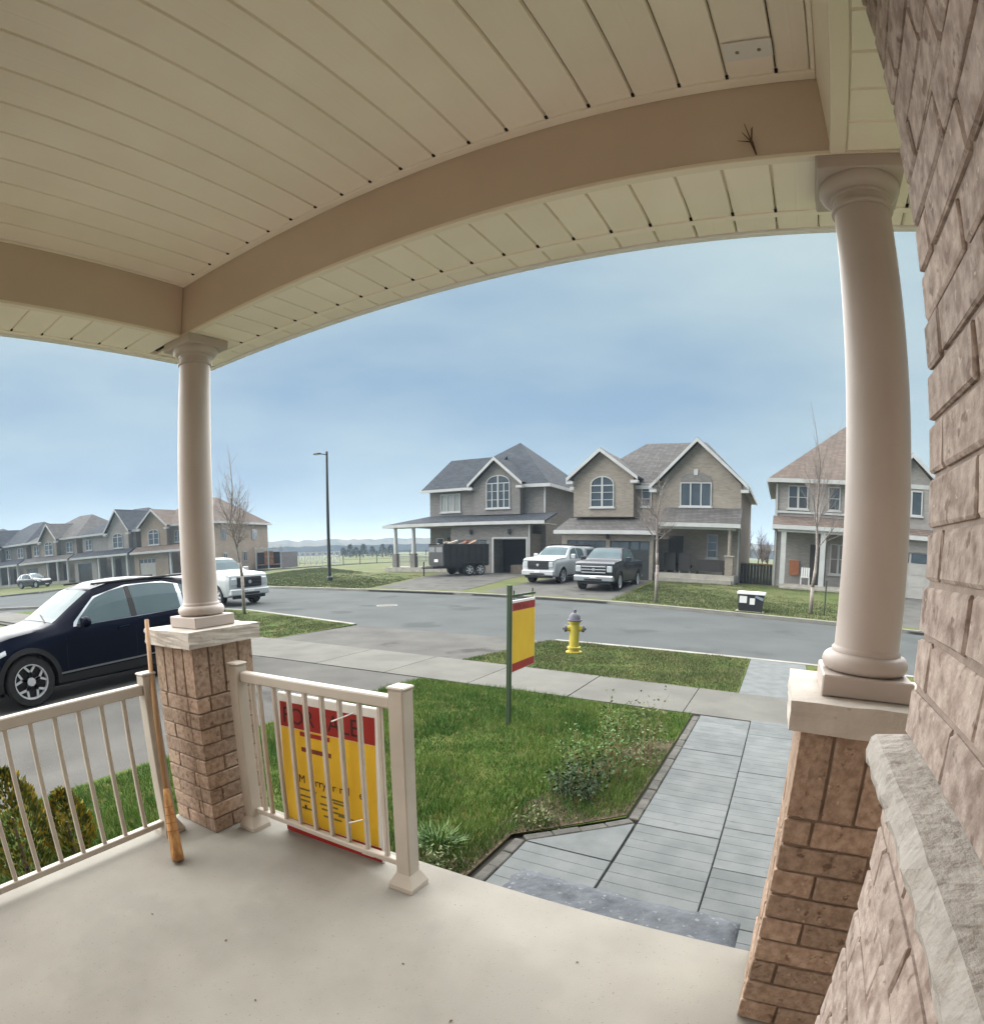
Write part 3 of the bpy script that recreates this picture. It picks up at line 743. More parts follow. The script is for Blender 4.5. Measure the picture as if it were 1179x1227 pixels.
grass('grass', [(-5.0,8.16),(-.47,8.02),(-.47,11.15),(-4.6,11.15)], -.425, 3000, .02, .05, M_blade2, 'thin grass of the boulevard strip around the hydrant', .005, 3, lambda x, y: -.44-.0115*(y-8.1))
grass('grass', [(-20,8.3),(-10.05,8.28),(-10.12,11.15),(-16.5,12.5),(-20,12.3)], -.44, 1500, .02, .05, M_blade2, 'thin grass of the boulevard strip under the bare street tree', .006, 4, lambda x, y: -.44-.0115*(y-8.1))
grass('grass', [(-6.3,21.7),(-1.6,20.6),(4,20.0),(4,33),(-6.9,33)], -.4, 500, .03, .08, M_blade2, 'patchy lawn grass before the tan brick house', .012, 5, lambda x, y: -.49+.27*np.clip((y-21)/12,0,1))
grass('grass', [(-36,24.6),(-26.5,22.8),(-19.3,22.3),(-21.5,31),(-28,33),(-44,44)], -.4, 220, .03, .09, M_blade2, 'open grass of the corner lot around the lamp post', .02, 6, lambda x, y: -.49+.27*np.clip((y-23)/12,0,1))
# ================================================================ houses
M_br_tan = brick_mat('tan_brick', srgb(152,142,130), srgb(136,126,115), srgb(142,136,128))
M_br_grey = brick_mat('grey_brick', srgb(132,128,124), srgb(118,114,110), srgb(128,126,123))
M_br_pale = brick_mat('pale_brick', srgb(158,152,147), srgb(144,138,133), srgb(150,146,142))
M_br_warm = brick_mat('warm_brick', srgb(156,140,124), srgb(142,126,110), srgb(148,138,126))
M_sh_blue = shingle_mat('slate_shingle', srgb(56,60,66), srgb(70,74,80))
M_sh_grey = shingle_mat('grey_shingle', srgb(82,80,79), srgb(98,95,93))
M_sh_brown = shingle_mat('brown_shingle', srgb(98,87,80), srgb(114,102,94))
M_hw = mat('house_trim', (.50,.50,.49,1), .6, (.44,.44,.43,1), 2)
M_glass = mat('window_glass', srgb(52,60,66), .08, srgb(70,78,84), .8, spec=.8)
M_curtain = mat('window_curtain', srgb(150,150,146), .35, srgb(120,124,124), 2.2, spec=.7, stretch=(5,1,.6))
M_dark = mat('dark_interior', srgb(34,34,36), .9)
M_garage = mat('garage_door', srgb(118,112,104), .6, srgb(110,104,96), 3)
M_garage_dk = mat('dark_garage_door', srgb(58,62,62), .6, srgb(50,54,54), 3)
M_garage_lt = mat('pale_garage_door', srgb(176,172,166), .6, srgb(166,162,156), 3)
M_conc2 = mat('house_concrete', srgb(170,164,154), .9, srgb(150,145,136), 3, bump=.2)
M_door = mat('entry_door', srgb(62,58,56), .5)

def window(par, x0, x1, z0, z1, y, cols=2, rows=3, arch=0.0, curtain=False, sill=True, fw=.06):
    """frame proud of the wall at plane y (facing -y), glass set back in it, mullions, sill"""
    mb = MB(); mb.box(x0, x0+fw, y-.07, y+.02, z0, z1); mb.box(x1-fw, x1, y-.07, y+.02, z0, z1); mb.box(x0+fw, x1-fw, y-.07, y+.02, z0, z0+fw); mb.box(x0+fw, x1-fw, y-.07, y+.02, z1-fw, z1)
    f = mb.build('window', M_hw, par)
    MB().box(x0+fw, x1-fw, y-.015, y+.015, z0+fw, z1-fw).build('pane', M_curtain if curtain else M_glass, f)
    for c in range(1, cols):
        xx = x0 + (x1-x0)*c/cols; w_ = .035 if not (cols in (2,4) and c == cols//2) else .055
        MB().box(xx-w_, xx+w_, y-.06, y-.016, z0+fw, z1-fw).build('mullion', M_hw, f)
    for r_ in range(1, rows):
        zz = z0 + (z1-z0)*r_/rows; MB().box(x0+fw, x1-fw, y-.045, y-.0165, zz-.016, zz+.016).build('muntin', M_hw, f)
    if arch > 0:
        n = 12; cx = (x0+x1)/2; hw = (x1-x0)/2
        o_ = [(cx - hw*math.cos(math.pi*k/n), z1 + .002 + arch*math.sin(math.pi*k/n)) for k in range(n+1)]
        i_ = [(cx - (hw-fw)*math.cos(math.pi*k/n), z1 + .002 + (arch-fw)*math.sin(math.pi*k/n)) for k in range(n+1)]
        MB().prism(i_, 'y', y-.015, y+.015).build('pane', M_curtain if curtain else M_glass, f)
        mb = MB()
        for k in range(n): mb.prism([o_[k], o_[k+1], i_[k+1], i_[k]], 'y', y-.07, y+.02)
        mb.build('arch_frame', M_hw, f)
        MB().box(cx-.05, cx+.05, y-.065, y-.016, z1+.002, z1+arch-.01).build('mullion', M_hw, f)
    if sill: MB().box(x0-.08, x1+.08, y-.11, y+.02, z0-.09, z0-.002).build('sill', M_hw, f)
    return f
def gable_roof_y(par, x0, x1, zl, xp, zp, y0, y1, m, over=.0, name='roof', fascia=True, t_=.14):
    """roof whose ridge runs back along Y: eaves at x0, x1 (height zl), peak xp, zp"""
    f = MB(); f.slab([(x0,y0,zl),(xp,y0,zp),(xp,y1,zp),(x0,y1,zl)], t_); f.slab([(xp,y0,zp+.001),(x1,y0,zl),(x1,y1,zl),(xp,y1,zp+.001)], t_)
    r_ = f.build(name, m, par)
    if fascia:
        b = MB(); hgt = .24
        b.prism([(x0,zl-.02),(xp,zp-.02),(xp,zp-.02-hgt),(x0,zl-hgt)], 'y', y0-.05, y0-.003); b.prism([(xp,zp-.021),(x1,zl-.02),(x1,zl-hgt),(xp,zp-.021-hgt)], 'y', y0-.05, y0-.003)
        b.build('fascia', M_hw, r_)
        for s_, xx in ((1, x0), (-1, x1)):   # boxed eave return
            MB().box(min(xx, xx+s_*.45), max(xx, xx+s_*.45), y0-.052, y0+.4, zl-.42, zl-.245).build('eave_return', M_hw, r_)
    return r_
def hip_roof(par, x0, x1, y0, y1, ze, xr0, xr1, yr, zr, m, name='roof'):
    f = MB(); A=(x0,y0,ze); B=(x1,y0,ze); C=(x1,y1,ze); D=(x0,y1,ze); R0=(xr0,yr,zr); R1=(xr1,yr,zr)
    if abs(xr1-xr0) < .01: V=[A,B,C,D,R0]; F=[(0,1,4),(1,2,4),(2,3,4),(3,0,4),(3,2,1,0)]
    else: V=[A,B,C,D,R0,R1]; F=[(0,1,5,4),(1,2,5),(2,3,4,5),(3,0,4),(3,2,1,0)]
    r_ = f.add(V, F).build(name, m, par)
    b = MB(); h_ = .2
    b.box(x0-.02,x1+.02,y0-.04,y0-.003,ze-h_,ze+.03); b.box(x0-.04,x0-.021,y0-.04,y1,ze-h_,ze+.03); b.box(x1+.021,x1+.04,y0-.04,y1,ze-h_,ze+.03)
    b.build('gutter', M_hw, r_)
    s_ = MB(); s_.box(x0, x1, y0, y1, ze-.1, ze-.006); s_.build('soffit', M_hw, r_)
    return r_
def lean_roof(par, x0, x1, y0, y1, ze, zt, m, hipL=0., hipR=0., name='porch_shingles'):
    """lean-to roof: eave at y0 (front), top at y1"""
    f = MB(); f.slab([(x0,y0,ze),(x1,y0,ze),(x1-hipR,y1,zt),(x0+hipL,y1,zt)], .1)
    r_ = f.build(name, m, par)
    MB().box(x0-.02, x1+.02, y0-.05, y0-.002, ze-.2, ze+.02).build('gutter', M_hw, r_)
    MB().box(x0+.02, x1-.02, y0+.002, y1-.02, ze-.2, ze-.14).build('soffit', M_hw, r_)
    return r_
def garage_door(par, x0, x1, z0, z1, y, m, lites=True):
    g = MB().box(x0, x1, y+.10, y+.14, z0, z1).build('garage_door', m, par)
    n = 4; hh = (z1-z0)/n
    for k in range(n):
        for c in range(4):
            ww = (x1-x0)/4
            a, b = x0+c*ww+.06, x0+(c+1)*ww-.06
            MB().box(a, b, y+.085, y+.099, z0+k*hh+.06, z0+(k+1)*hh-.06).build('lite' if (lites and k == n-1) else 'door_panel', M_glass if (lites and k == n-1) else m, g)
    return g
def wall_with_openings(par, x0, x1, z0, z1, y, holes, m, depth=.25):
    """front wall at plane y pieced around rectangular openings (x0,x1,z0,z1), openings share one base"""
    mb = MB(); xx = x0
    for (a, b, c, d_) in sorted(holes):
        mb.box(xx, a, y, y+depth, z0, z1); mb.box(a, b, y, y+depth, d_, z1)
        if c > z0 + .02: mb.box(a, b, y, y+depth, z0, c)
        xx = b
    mb.box(xx, x1, y, y+depth, z0, z1); return mb.build('wall', m, par)
def sconce(par, x, y, z):
    s_ = MB().box(x-.07, x+.07, y-.16, y-.002, z-.14, z+.12).build('wall_lamp', mat('black_metal', srgb(28,28,30), .5), par)
    MB().prism([(x-.1,z+.121),(x+.1,z+.121),(x,z+.2)], 'y', y-.18, y-.002).build('lamp_roof', MATS['black_metal'], s_)
def downspout(par, x, y, z0, z1): MB().box(x-.045, x+.045, y-.09, y-.002, z0, z1).build('downspout', M_hw, par)

# ---------------------------------------------------------------- tan brick house straight across
t = thing('brick_house', 'tan brick two-storey house with two gables behind the grey and white pickup trucks', 'house', (-7.6, 35, -.3), group=None)
MB().box(-12.7, -2.47, 35.3, 46, -.3, 5.45).build('wall', M_br_tan, t)
# bay over the garage
MB().prism([(-12.72,3.53),(-8.86,3.53),(-8.86,6.0),(-10.9,7.60),(-12.72,6.0)], 'y', 34.7, 35.298).build('bay', M_br_tan, t)
gable_roof_y(t, -13.1, -8.52, 5.98, -10.9, 7.80, 34.35, 39.6, M_sh_grey)
window(t, -11.6, -10.08, 4.12, 5.50, 34.70, 2, 3, arch=.55)
# right gable wall
MB().prism([(-7.45,3.2),(-2.46,3.2),(-2.46,5.5),(-4.95,8.0),(-7.45,5.5)], 'y', 34.95, 35.299).build('gable_wall', M_br_tan, t)
gable_roof_y(t, -7.85, -2.02, 5.42, -5.0, 8.25, 34.55, 40.2, M_sh_grey)
window(t, -6.05, -4.19, 4.2, 5.62, 34.95, 3, 1)
mb = MB(); mb.prism([(-6.05,5.64),(-4.19,5.64),(-4.3,5.98),(-4.75,6.2),(-5.49,6.2),(-5.94,5.98)], 'y', 34.9, 34.948); mb.build('arch_lintel', M_br_grey, t)
MB().box(-5.24,-5.0,34.86,34.899,6.05,6.4).build('keystone', M_hw, t)
window(t, -8.5, -7.87, 4.2, 5.6, 35.3, 1, 3)
hip_roof(t, -13.1, -2.05, 35.12, 46.5, 5.45, -9.4, -5.2, 40.4, 9.0, M_sh_grey)
# garage
wall_with_openings(t, -12.85, -7.2, -.3, 2.55, 33.0, [(-12.5,-10.05,-.3,2.02), (-9.8,-7.42,-.3,2.02)], M_br_tan)
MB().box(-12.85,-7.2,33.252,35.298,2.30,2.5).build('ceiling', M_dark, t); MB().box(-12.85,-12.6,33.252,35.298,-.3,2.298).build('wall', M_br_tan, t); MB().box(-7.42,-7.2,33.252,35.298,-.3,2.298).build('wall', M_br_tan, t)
garage_door(t, -12.5, -10.05, -.28, 2.02, 33.0, M_garage_dk); garage_door(t, -9.8, -7.42, -.28, 2.02, 33.0, M_garage_dk)
lean_roof(t, -13.2, -7.0, 32.6, 35.29, 2.60, 3.48, M_sh_grey)
sconce(t, -9.93, 33.0, 2.25)
# porch
lean_roof(t, -7.0, -2.35, 33.1, 34.94, 3.12, 4.12, M_sh_grey)
MB().box(-7.15, -2.58, 33.15, 35.298, -.3, .27).build('porch_slab', M_conc2, t)
MB().box(-7.0, -2.7, 32.85, 33.148, -.3, .02).build('step', M_conc2, t)
MB().box(-3.13, -2.69, 33.22, 33.62, .271, 1.33).build('pier', M_br_tan, t); MB().box(-3.18,-2.64,33.17,33.67,1.331,1.40).build('pier_cap', M_conc2, t)
MB().tube((-2.91,33.42,1.401),(-2.91,33.42,2.91),.12,.10,14).build('post', M_br_tan, t)
MB().box(-7.15,-2.6,33.3,33.5,2.80,2.918).build('porch_beam', M_hw, t)
d_ = MB().box(-6.75,-5.85,35.24,35.296,.28,2.45).build('front_door', M_door, t); MB().lathe([(.03,35.17),(.03,35.238)],(-5.95,0,1.3),10,axis='y').build('handle', M_hw, d_)
window(t, -4.42, -3.78, 1.2, 2.6, 35.3, 1, 3)
downspout(t, -2.56, 35.3, -.2, 5.2)
# things on its porch
for x_ in (-6.72, -5.85):
    c = thing('patio_chair', 'dark square-backed patio chair on the tan house porch', 'chair', (x_+.34, 34.0, .271), group='dark chairs on the tan house porch')
    mt = mat('dark_wicker', srgb(44,42,42), .7, srgb(58,54,52), 20)
    MB().box(x_,x_+.68,33.95,34.6,.60,.74).build('seat', mt, c); MB().box(x_,x_+.68,33.86,33.948,.42,1.42).build('backrest', mt, c)
    for lx in (x_+.05, x_+.63):
        for ly in (34.0, 34.55): MB().box(lx-.03,lx+.03,ly-.03,ly+.03,.272,.599).build('leg', M_hw, c)
c = thing('porch_bench', 'long dark bench beside the brick post on the tan house porch', 'bench', (-4.0, 33.75, .271))
MB().box(-4.82,-3.2,33.75,34.25,.62,.70).build('seat', MATS['dark_wicker'], c); MB().box(-4.82,-3.2,33.68,33.748,.45,1.10).build('backrest', MATS['dark_wicker'], c)
for lx in (-4.77,-3.25):
    for ly in (33.80,34.2): MB().box(lx-.04,lx+.04,ly-.04,ly+.04,.272,.619).build('leg', MATS['dark_wicker'], c)

# ---------------------------------------------------------------- grey brick house with the open garage
t = thing('brick_house', 'grey brick two-storey house with dark blue-grey roof and one garage door open', 'house', (-20, 37, -.3))
MB().box(-25.2, -15.58, 37.0, 47, -.3, 5.92).build('wall', M_br_grey, t)
hip_roof(t, -24.9, -15.15, 36.6, 47.4, 5.95, -19.9, -19.9, 42.0, 10.0, M_sh_blue)
# left wing with a ridge along the street
f = MB(); f.slab([(-25.7,36.5,5.94),(-20.0,36.5,5.94),(-20.0,39.8,8.62),(-25.0,39.8,8.62)], .14); f.slab([(-25.0,39.8,8.621),(-20.0,39.8,8.621),(-20.0,43.2,5.94),(-25.7,43.2,5.94)], .14); f.slab([(-25.7,36.5,5.93),(-25.0,39.8,8.615),(-25.7,43.2,5.93)], .1)
rf = f.build('wing_roof', M_sh_blue, t); MB().box(-25.72,-21.4,36.43,36.498,5.76,5.96).build('gutter', M_hw, rf)
MB().prism([(-21.0,3.9),(-17.3,3.9),(-17.3,6.1),(-19.15,7.75),(-21.0,6.1)], 'y', 36.45, 36.998).build('gable_wall', M_br_grey, t)
gable_roof_y(t, -21.35, -17.0, 6.12, -19.17, 8.0, 36.1, 41, M_sh_blue)
window(t, -19.95, -18.07, 4.35, 6.15, 36.45, 4, 3, arch=.55)
window(t, -24.2, -22.44, 4.25, 5.62, 37.0, 3, 1, curtain=True)
lean_roof(t, -28.05, -14.75, 34.75, 36.98, 3.32, 3.98, M_sh_blue, hipL=2.8, hipR=.0)
f = MB(); f.slab([(-28.05,34.75,3.315),(-25.25,36.98,3.975),(-25.25,46,3.975),(-28.05,46,3.315)], .1); f.build('porch_shingles', M_sh_blue, t)
wall_with_openings(t, -22.2, -15.93, -.3, 3.12, 35.2, [(-21.8,-19.26,-.3,2.1), (-18.7,-16.24,-.3,2.1)], M_br_grey)
garage_door(t, -21.8, -19.26, -.28, 2.1, 35.2, M_garage)
MB().box(-22.2,-15.93,35.452,36.998,2.5,2.7).build('ceiling', M_dark, t); MB().box(-22.2,-22.0,35.452,36.998,-.3,2.498).build('wall', M_br_grey, t); MB().box(-16.13,-15.93,35.452,36.998,-.3,2.498).build('wall', M_br_grey, t); MB().box(-19.1,-18.9,35.452,36.998,-.3,2.498).build('wall', M_br_grey, t)
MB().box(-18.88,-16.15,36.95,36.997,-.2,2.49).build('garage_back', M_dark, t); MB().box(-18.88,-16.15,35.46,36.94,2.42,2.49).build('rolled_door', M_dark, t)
for xx in (-18.76,-16.18): MB().box(xx-.06,xx+.06,35.15,35.198,-.25,2.16).build('door_trim', M_hw, t)
MB().box(-18.82,-16.12,35.15,35.198,2.161,2.26).build('door_trim', M_hw, t)
sconce(t, -20.5, 35.2, 2.62); sconce(t, -17.5, 35.2, 2.62)
downspout(t, -16.0, 35.2, -.2, 3.1); downspout(t, -15.65, 37.0, 3.98, 5.75)
# side porch
MB().box(-28.0,-22.25,34.9,36.998,-.3,.12).build('porch_slab', M_conc2, t)
for xx in (-27.15,-25.45): MB().box(xx-.2,xx+.2,34.95,35.35,.121,1.15).build('pier', M_br_grey, t); MB().tube((xx,35.15,1.151),(xx,35.15,3.1),.17,.13,14).build('post', M_hw, t)
rl = MB().box(-26.95,-25.65,35.12,35.18,.95,1.02).build('porch_rail', M_hw, t)
for k in range(9): MB().box(-26.85+k*.14,-26.82+k*.14,35.135,35.165,.2,.949).build('baluster', M_hw, rl)
rl = MB().box(-25.24,-22.4,35.12,35.18,.95,1.02).build('porch_rail', M_hw, t)
for k in range(18): MB().box(-25.1+k*.15,-25.07+k*.15,35.135,35.165,.2,.949).build('baluster', M_hw, rl)
dd = MB().box(-23.6,-22.7,36.93,36.997,.13,2.35).build('front_door', M_door, t); window(t, -24.6,-23.9,.9,2.3,37.0,1,2)
box_ = thing('cardboard_box', 'cardboard box standing in the open garage doorway', 'box', (-17.3,36.2,-.26))
mb = MB().box(-17.7,-16.7,35.8,36.4,-.26,.35); mb.build('carton', mat('cardboard', srgb(128,116,104), .9, srgb(112,100,90), 4), box_); MB().box(-17.25,-17.15,35.795,36.405,.3505,.354).build('tape', M_hw, box_)

# ---------------------------------------------------------------- pale house at the right
t = thing('brick_house', 'pale brick house with white posts, behind the tall bare tree and the black bin', 'house', (3.8, 35.5, -.3))
MB().box(-.5, 8.6, 35.5, 46, -.3, 5.85).build('wall', M_br_pale, t)
hip_roof(t, -.95, 9.0, 35.0, 46.5, 5.92, 4.0, 4.6, 40.7, 10.2, M_sh_brown)
MB().box(-.46, 8.56, 35.42, 35.498, 4.02, 4.14).build('belt_course', M_hw, t)
window(t, .22, 1.36, 4.28, 5.62, 35.5, 2, 2); window(t, 2.5, 3.2, 4.28, 5.62, 35.5, 1, 2)
MB().prism([(5.6,3.0),(8.62,3.0),(8.62,5.8),(7.1,7.4),(5.6,5.8)], 'y', 35.0, 35.498).build('gable_wall', M_br_pale, t); gable_roof_y(t, 5.2, 9.0, 5.8, 7.1, 7.62, 34.6, 40, M_sh_brown)
window(t, 6.5, 7.75, 4.25, 5.6, 35.0, 2, 1)
lean_roof(t, -.6, 4.4, 33.8, 35.49, 3.22, 3.85, M_sh_brown)
MB().box(-.1, 4.2, 33.9, 35.498, -.3, 0.02).build('porch_slab', M_conc2, t); MB().box(0, 4.2, 33.6, 33.898, -.3, -.12).build('step', M_conc2, t)
MB().box(-.3,4.3,33.9,34.15,2.88,3.02).build('porch_beam', M_hw, t)
for xx in (.04, 2.22): MB().box(xx-.14,xx+.14,33.93,34.2,.021,2.879).build('post', M_hw, t)
MB().box(1.6,2.5,35.44,35.496,.03,2.3).build('front_door', M_door, t)
window(t, 2.75,3.7,.7,2.4,35.5,2,2)
wall_with_openings(t, 4.6, 9.6, -.3, 2.95, 34.3, [(5.0,9.2,-.3,2.25)], M_br_pale, .2); garage_door(t, 5.0, 9.2, -.28, 2.25, 34.3, M_garage_lt)
lean_roof(t, 4.45, 9.9, 33.95, 34.99, 3.1, 3.55, M_sh_brown)
downspout(t, -.42, 35.5, -.2, 5.7)
# made-up panel for an unexplained orange patch, plus a white chair on its porch
c = thing('orange_stand_in', 'added orange panel standing for an unexplained patch on the porch wall of the pale house', 'stand_in', (.75, 35.4, .3))
MB().box(.45,1.0,35.38,35.40,.5,1.35).build('panel_face', mat('orange_patch', srgb(176,112,76), .9, srgb(158,104,74), 5), c); MB().tube((.4,35.39,1.36),(1.05,35.39,1.36),.015,.015,8).build('rod', M_hw, c)
c = thing('garden_chair', 'white slatted garden chair on the porch of the pale house', 'chair', (1.35,34.4,.021))
MB().box(1.1,1.6,34.3,34.75,.42,.47).build('seat', M_white, c)
for k in range(4): MB().box(1.11+k*.125,1.2+k*.125,34.22,34.26,.42,.98).build('back_slat', M_white, c)
for lx in (1.12,1.58):
    for ly in (34.33,34.72): MB().box(lx-.025,lx+.025,ly-.025,ly+.025,.022,.419).build('leg', M_white, c)

# ---------------------------------------------------------------- row of houses beyond the side street
def row_house(label, loc, rz, W, Dp, wallm, shm, ze, zr, gx, gw, gz, porch, garage_dark=True, side=False, dormer=False):
    """local frame: x to the house's right seen from the street, y back, z up from grade; front face y=0"""
    t = thing('row_house', label, 'house', loc, rz, absolute=False, group=None)
    MB().box(-W, 0, 0, Dp, 0, ze).build('wall', wallm, t)
    hip_roof(t, -W-.4, .4, -.4, Dp+.4, ze+.02, -W*.62, -W*.34, Dp*.5, zr, shm)
    MB().prism([(gx-gw,2.9),(gx+gw,2.9),(gx+gw,ze),(gx,gz-.15),(gx-gw,ze)], 'y', -.7, -.002).build('gable_wall', wallm, t)
    gable_roof_y(t, gx-gw-.35, gx+gw+.35, ze, gx, gz, -1.05, Dp*.45, shm)
    window(t, gx-.8, gx+.8, 3.7, 5.0, -.7, 2, 2, arch=.4)
    for (a, b) in ((-W+.6, -W+1.7), (-1.9, -.7)):
        if abs((a+b)/2 - gx) > gw + .4: window(t, a, b, 3.8, 5.1, 0, 2, 2)
    if W - 4.2 > 4.4 and abs(-W*.45 - gx) > gw + .6: window(t, -W*.45-.5, -W*.45+.5, 3.8, 5.1, 0, 2, 2)
    # garage in front of the left half, porch on the right
    px = porch
    wall_with_openings(t, -W, px, 0, 2.75, -1.6, [(-W+.7, -W+3.1, 0, 2.2)], wallm, .2)
    garage_door(t, -W+.7, -W+3.1, .02, 2.2, -1.6, M_garage_dk if garage_dark else M_garage_lt)
    MB().box(px-.2, px, -1.398, -.002, 0, 2.7).build('wall', wallm, t); MB().box(-W, -W+.2, -1.398, -.002, 0, 2.7).build('wall', wallm, t)
    lean_roof(t, -W-.3, .3, -2.0, -.72, 2.95, 3.55, shm)
    MB().box(px+.02, 0, -1.7, -.002, 0, .35).build('porch_slab', M_conc2, t)
    n = 3; 
    for k in range(n):
        xx = px + .3 + (abs(px)-.5)*k/(n-1); MB().box(xx-.13, xx+.13, -1.65, -1.4, .351, 2.74).build('post', M_hw, t)
    MB().box(px+1.6, px+2.5, -.05, -.003, .36, 2.4).build('front_door', M_door, t)
    if side:
        # windows on the wall facing the open lot
        for (a, b, c, d2) in ((2.2,3.1,3.8,5.0), (6.5,7.3,1.2,2.4), (8.6,9.8,3.8,5.0), (2.4,3.2,.9,2.3)):
            f = MB().box(-.02,.07,a,b,c,d2).build('window', M_hw, t); MB().box(.071,.085,a+.07,b-.07,c+.07,d2-.07).build('pane', M_glass, f); MB().box(.086,.095,(a+b)/2-.03,(a+b)/2+.03,c+.07,d2-.07).build('mullion', M_hw, f)
    return t
ROT = math.radians(20); DX = Vector((math.cos(ROT), math.sin(ROT), 0)); P0 = Vector((-53.7, 36.6, -.45))
row_house('end house of the far row with warm brick side wall and brown roof', P0, ROT, 9.6, 12.5, M_br_warm, M_sh_brown, 5.75, 9.0, -7.3, 1.9, 7.7, -4.6, False, True)
row_house('grey-roofed row house with a steep white gable, next to the brown-roofed end house', P0 - DX*10.6, ROT, 9.2, 12, M_br_pale, M_sh_blue, 5.6, 8.7, -2.3, 1.7, 8.2, -5.2)
row_house('row house with small centred gable, second from the brown-roofed end house', P0 - DX*20.9, ROT, 9.2, 12, M_br_tan, M_sh_grey, 5.6, 8.8, -4.6, 1.5, 7.7, -4.4)
row_house('row house with gable over its garage, third from the brown-roofed end house', P0 - DX*31.2, ROT, 9.2, 12, M_br_grey, M_sh_blue, 5.6, 8.8, -7.0, 1.8, 8.0, -4.8)
row_house('farthest row house at the end of the street', P0 - DX*41.5, ROT, 9.2, 12, M_br_pale, M_sh_grey, 5.6, 8.8, -3.0, 1.8, 8.0, -4.8)
row_house('row house standing beyond the farthest visible gable', P0 - DX*51.8, ROT, 9.2, 12, M_br_tan, M_sh_blue, 5.6, 8.8, -6.0, 1.8, 8.0, -4.8)

# deck at the back of the end house, lattice fence, wire fence, board fence
MW = mat('weathered_wood', srgb(150,116,84), .9, srgb(120,92,68), 5, stretch=(1,1,8))
MP = mat('pergola_white', (.6,.59,.56,1), .7)
def az(a, D_): return Vector((math.sin(math.radians(a))*D_, math.cos(math.radians(a))*D_, 0))
A = az(-51.4, 70.5); B = az(-49.0, 70.5); 
t = thing('garden_deck', 'timber deck with pale pergola behind the end house of the far row', 'deck', (A.x, A.y, -.3), math.atan2((B-A).y, (B-A).x), absolute=False)
L_ = (B-A).length
for k in range(6): MB().box(0, L_, k*.5, k*.5+.46, .45, .5).build('deck_board', MW, t)
for k in range(3): MB().box(L_*k/2-.07, L_*k/2+.07, 0, .14, 0, 2.3).build('post', MP, t)
MB().box(-.2, L_+.2, -.02, .16, 2.301, 2.5).build('beam', MP, t)
for k in range(5): MB().box(L_*k/4-.05, L_*k/4+.05, -.3, 2.8, 2.501, 2.62).build('rafter', MP, t)
MB().box(1.0, 2.1, .05, .12, .501, 2.1).build('screen', mat('cedar_screen', srgb(176,122,76), .9, srgb(120,78,50), 3), t)
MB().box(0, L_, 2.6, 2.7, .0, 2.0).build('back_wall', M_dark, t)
t = thing('board_fence', 'dark grey board fence beside the timber deck', 'fence', tuple(B + Vector((0,0,-.3))), math.atan2(*(az(-47.3,76)-B).yx), absolute=False)
L_ = (az(-47.3,76)-B).length; n = int(L_/.3)
for k in range(n): MB().box(k*.3, k*.3+.285, 0, .03, 0, 1.95).build('board', mat('grey_boards', srgb(104,100,98), .9, srgb(84,80,80), 3), t)
A = az(-47.2, 77); B = az(-43.2, 75)
t = thing('lattice_fence', 'pale fence with crossed diagonal braces at the back of the open lot', 'fence', tuple(A + Vector((0,0,-.25))), math.atan2((B-A).y, (B-A).x), absolute=False)
L_ = (B-A).length; n = 7
for k in range(n+1): MB().box(L_*k/n-.05, L_*k/n+.05, -.05, .05, 0, 1.75).build('post', MP, t)
for z_ in (.3, 1.65): MB().box(0, L_, -.03, .03, z_-.05, z_+.05).build('rail', MP, t)
for k in range(n):
    a, b = L_*k/n, L_*(k+1)/n
    MB().tube((a,0,.3),(b,0,1.65),.04,.04,6).build('brace', MP, t); 
    MB().tube((a,.06,1.65),(b,.06,.3),.04,.04,6).build('brace', MP, t)
M_wire = mat('dark_wire', srgb(58,62,60), .7)
A = az(-42.9, 75); B = az(-30, 78)
t = thing('wire_fence', 'dark post and wire fence at the edge of the field', 'fence', tuple(A + Vector((0,0,-.25))), math.atan2((B-A).y, (B-A).x), absolute=False)
L_ = (B-A).length
for k in range(9): MB().tube((L_*k/8,0,0),(L_*k/8,0,1.65),.05,.05,8).build('post', M_wire, t)
for z_ in (.1,.6,1.1,1.6): MB().tube((0,0,z_),(L_,0,z_),.012,.012,5).build('wire', M_wire, t)
# dark side fence between the tan and the pale house
t = thing('side_fence', 'low dark board fence between the tan house and the pale house', 'fence', (-1.5, 36.2, -.22))
for k in range(10): MB().box(-2.44+k*.192,-2.44+k*.192+.18,36.2,36.23,-.22,.95).build('board', mat('dark_boards', srgb(66,66,64), .9, srgb(54,54,54), 3), t)
MB().box(-2.44,-.55,36.15,36.199,.951,1.02).build('rail', MW, t)
# ================================================================ vehicles
M_tyre = mat('tyre_rubber', srgb(30,30,31), .85, srgb(40,40,40), 20)
M_rim = mat('alloy', srgb(196,198,202), .4, metal=.35)
M_rimdk = mat('alloy_dark', srgb(34,34,36), .4, metal=.5)
M_cglass = mat('car_glass', srgb(84,98,102), .25, srgb(92,106,110), 1.2, spec=.035)  # pale base colour stands in for sky reflected in the glass
M_plast = mat('black_plastic', srgb(34,34,36), .65)
M_chrome = mat('chrome', srgb(190,193,196), .3, metal=.9)
M_lamp = mat('headlamp', srgb(180,186,190), .1, spec=.8)
M_navy = mat('navy_paint', srgb(12,16,30), .28, spec=.04)
M_wpaint = mat('white_car_paint', srgb(182,185,186), .35, spec=.3)
M_gpaint = mat('charcoal_paint', srgb(48,52,58), .35, spec=.3)
M_tail = mat('tail_lamp', srgb(120,20,18), .2)

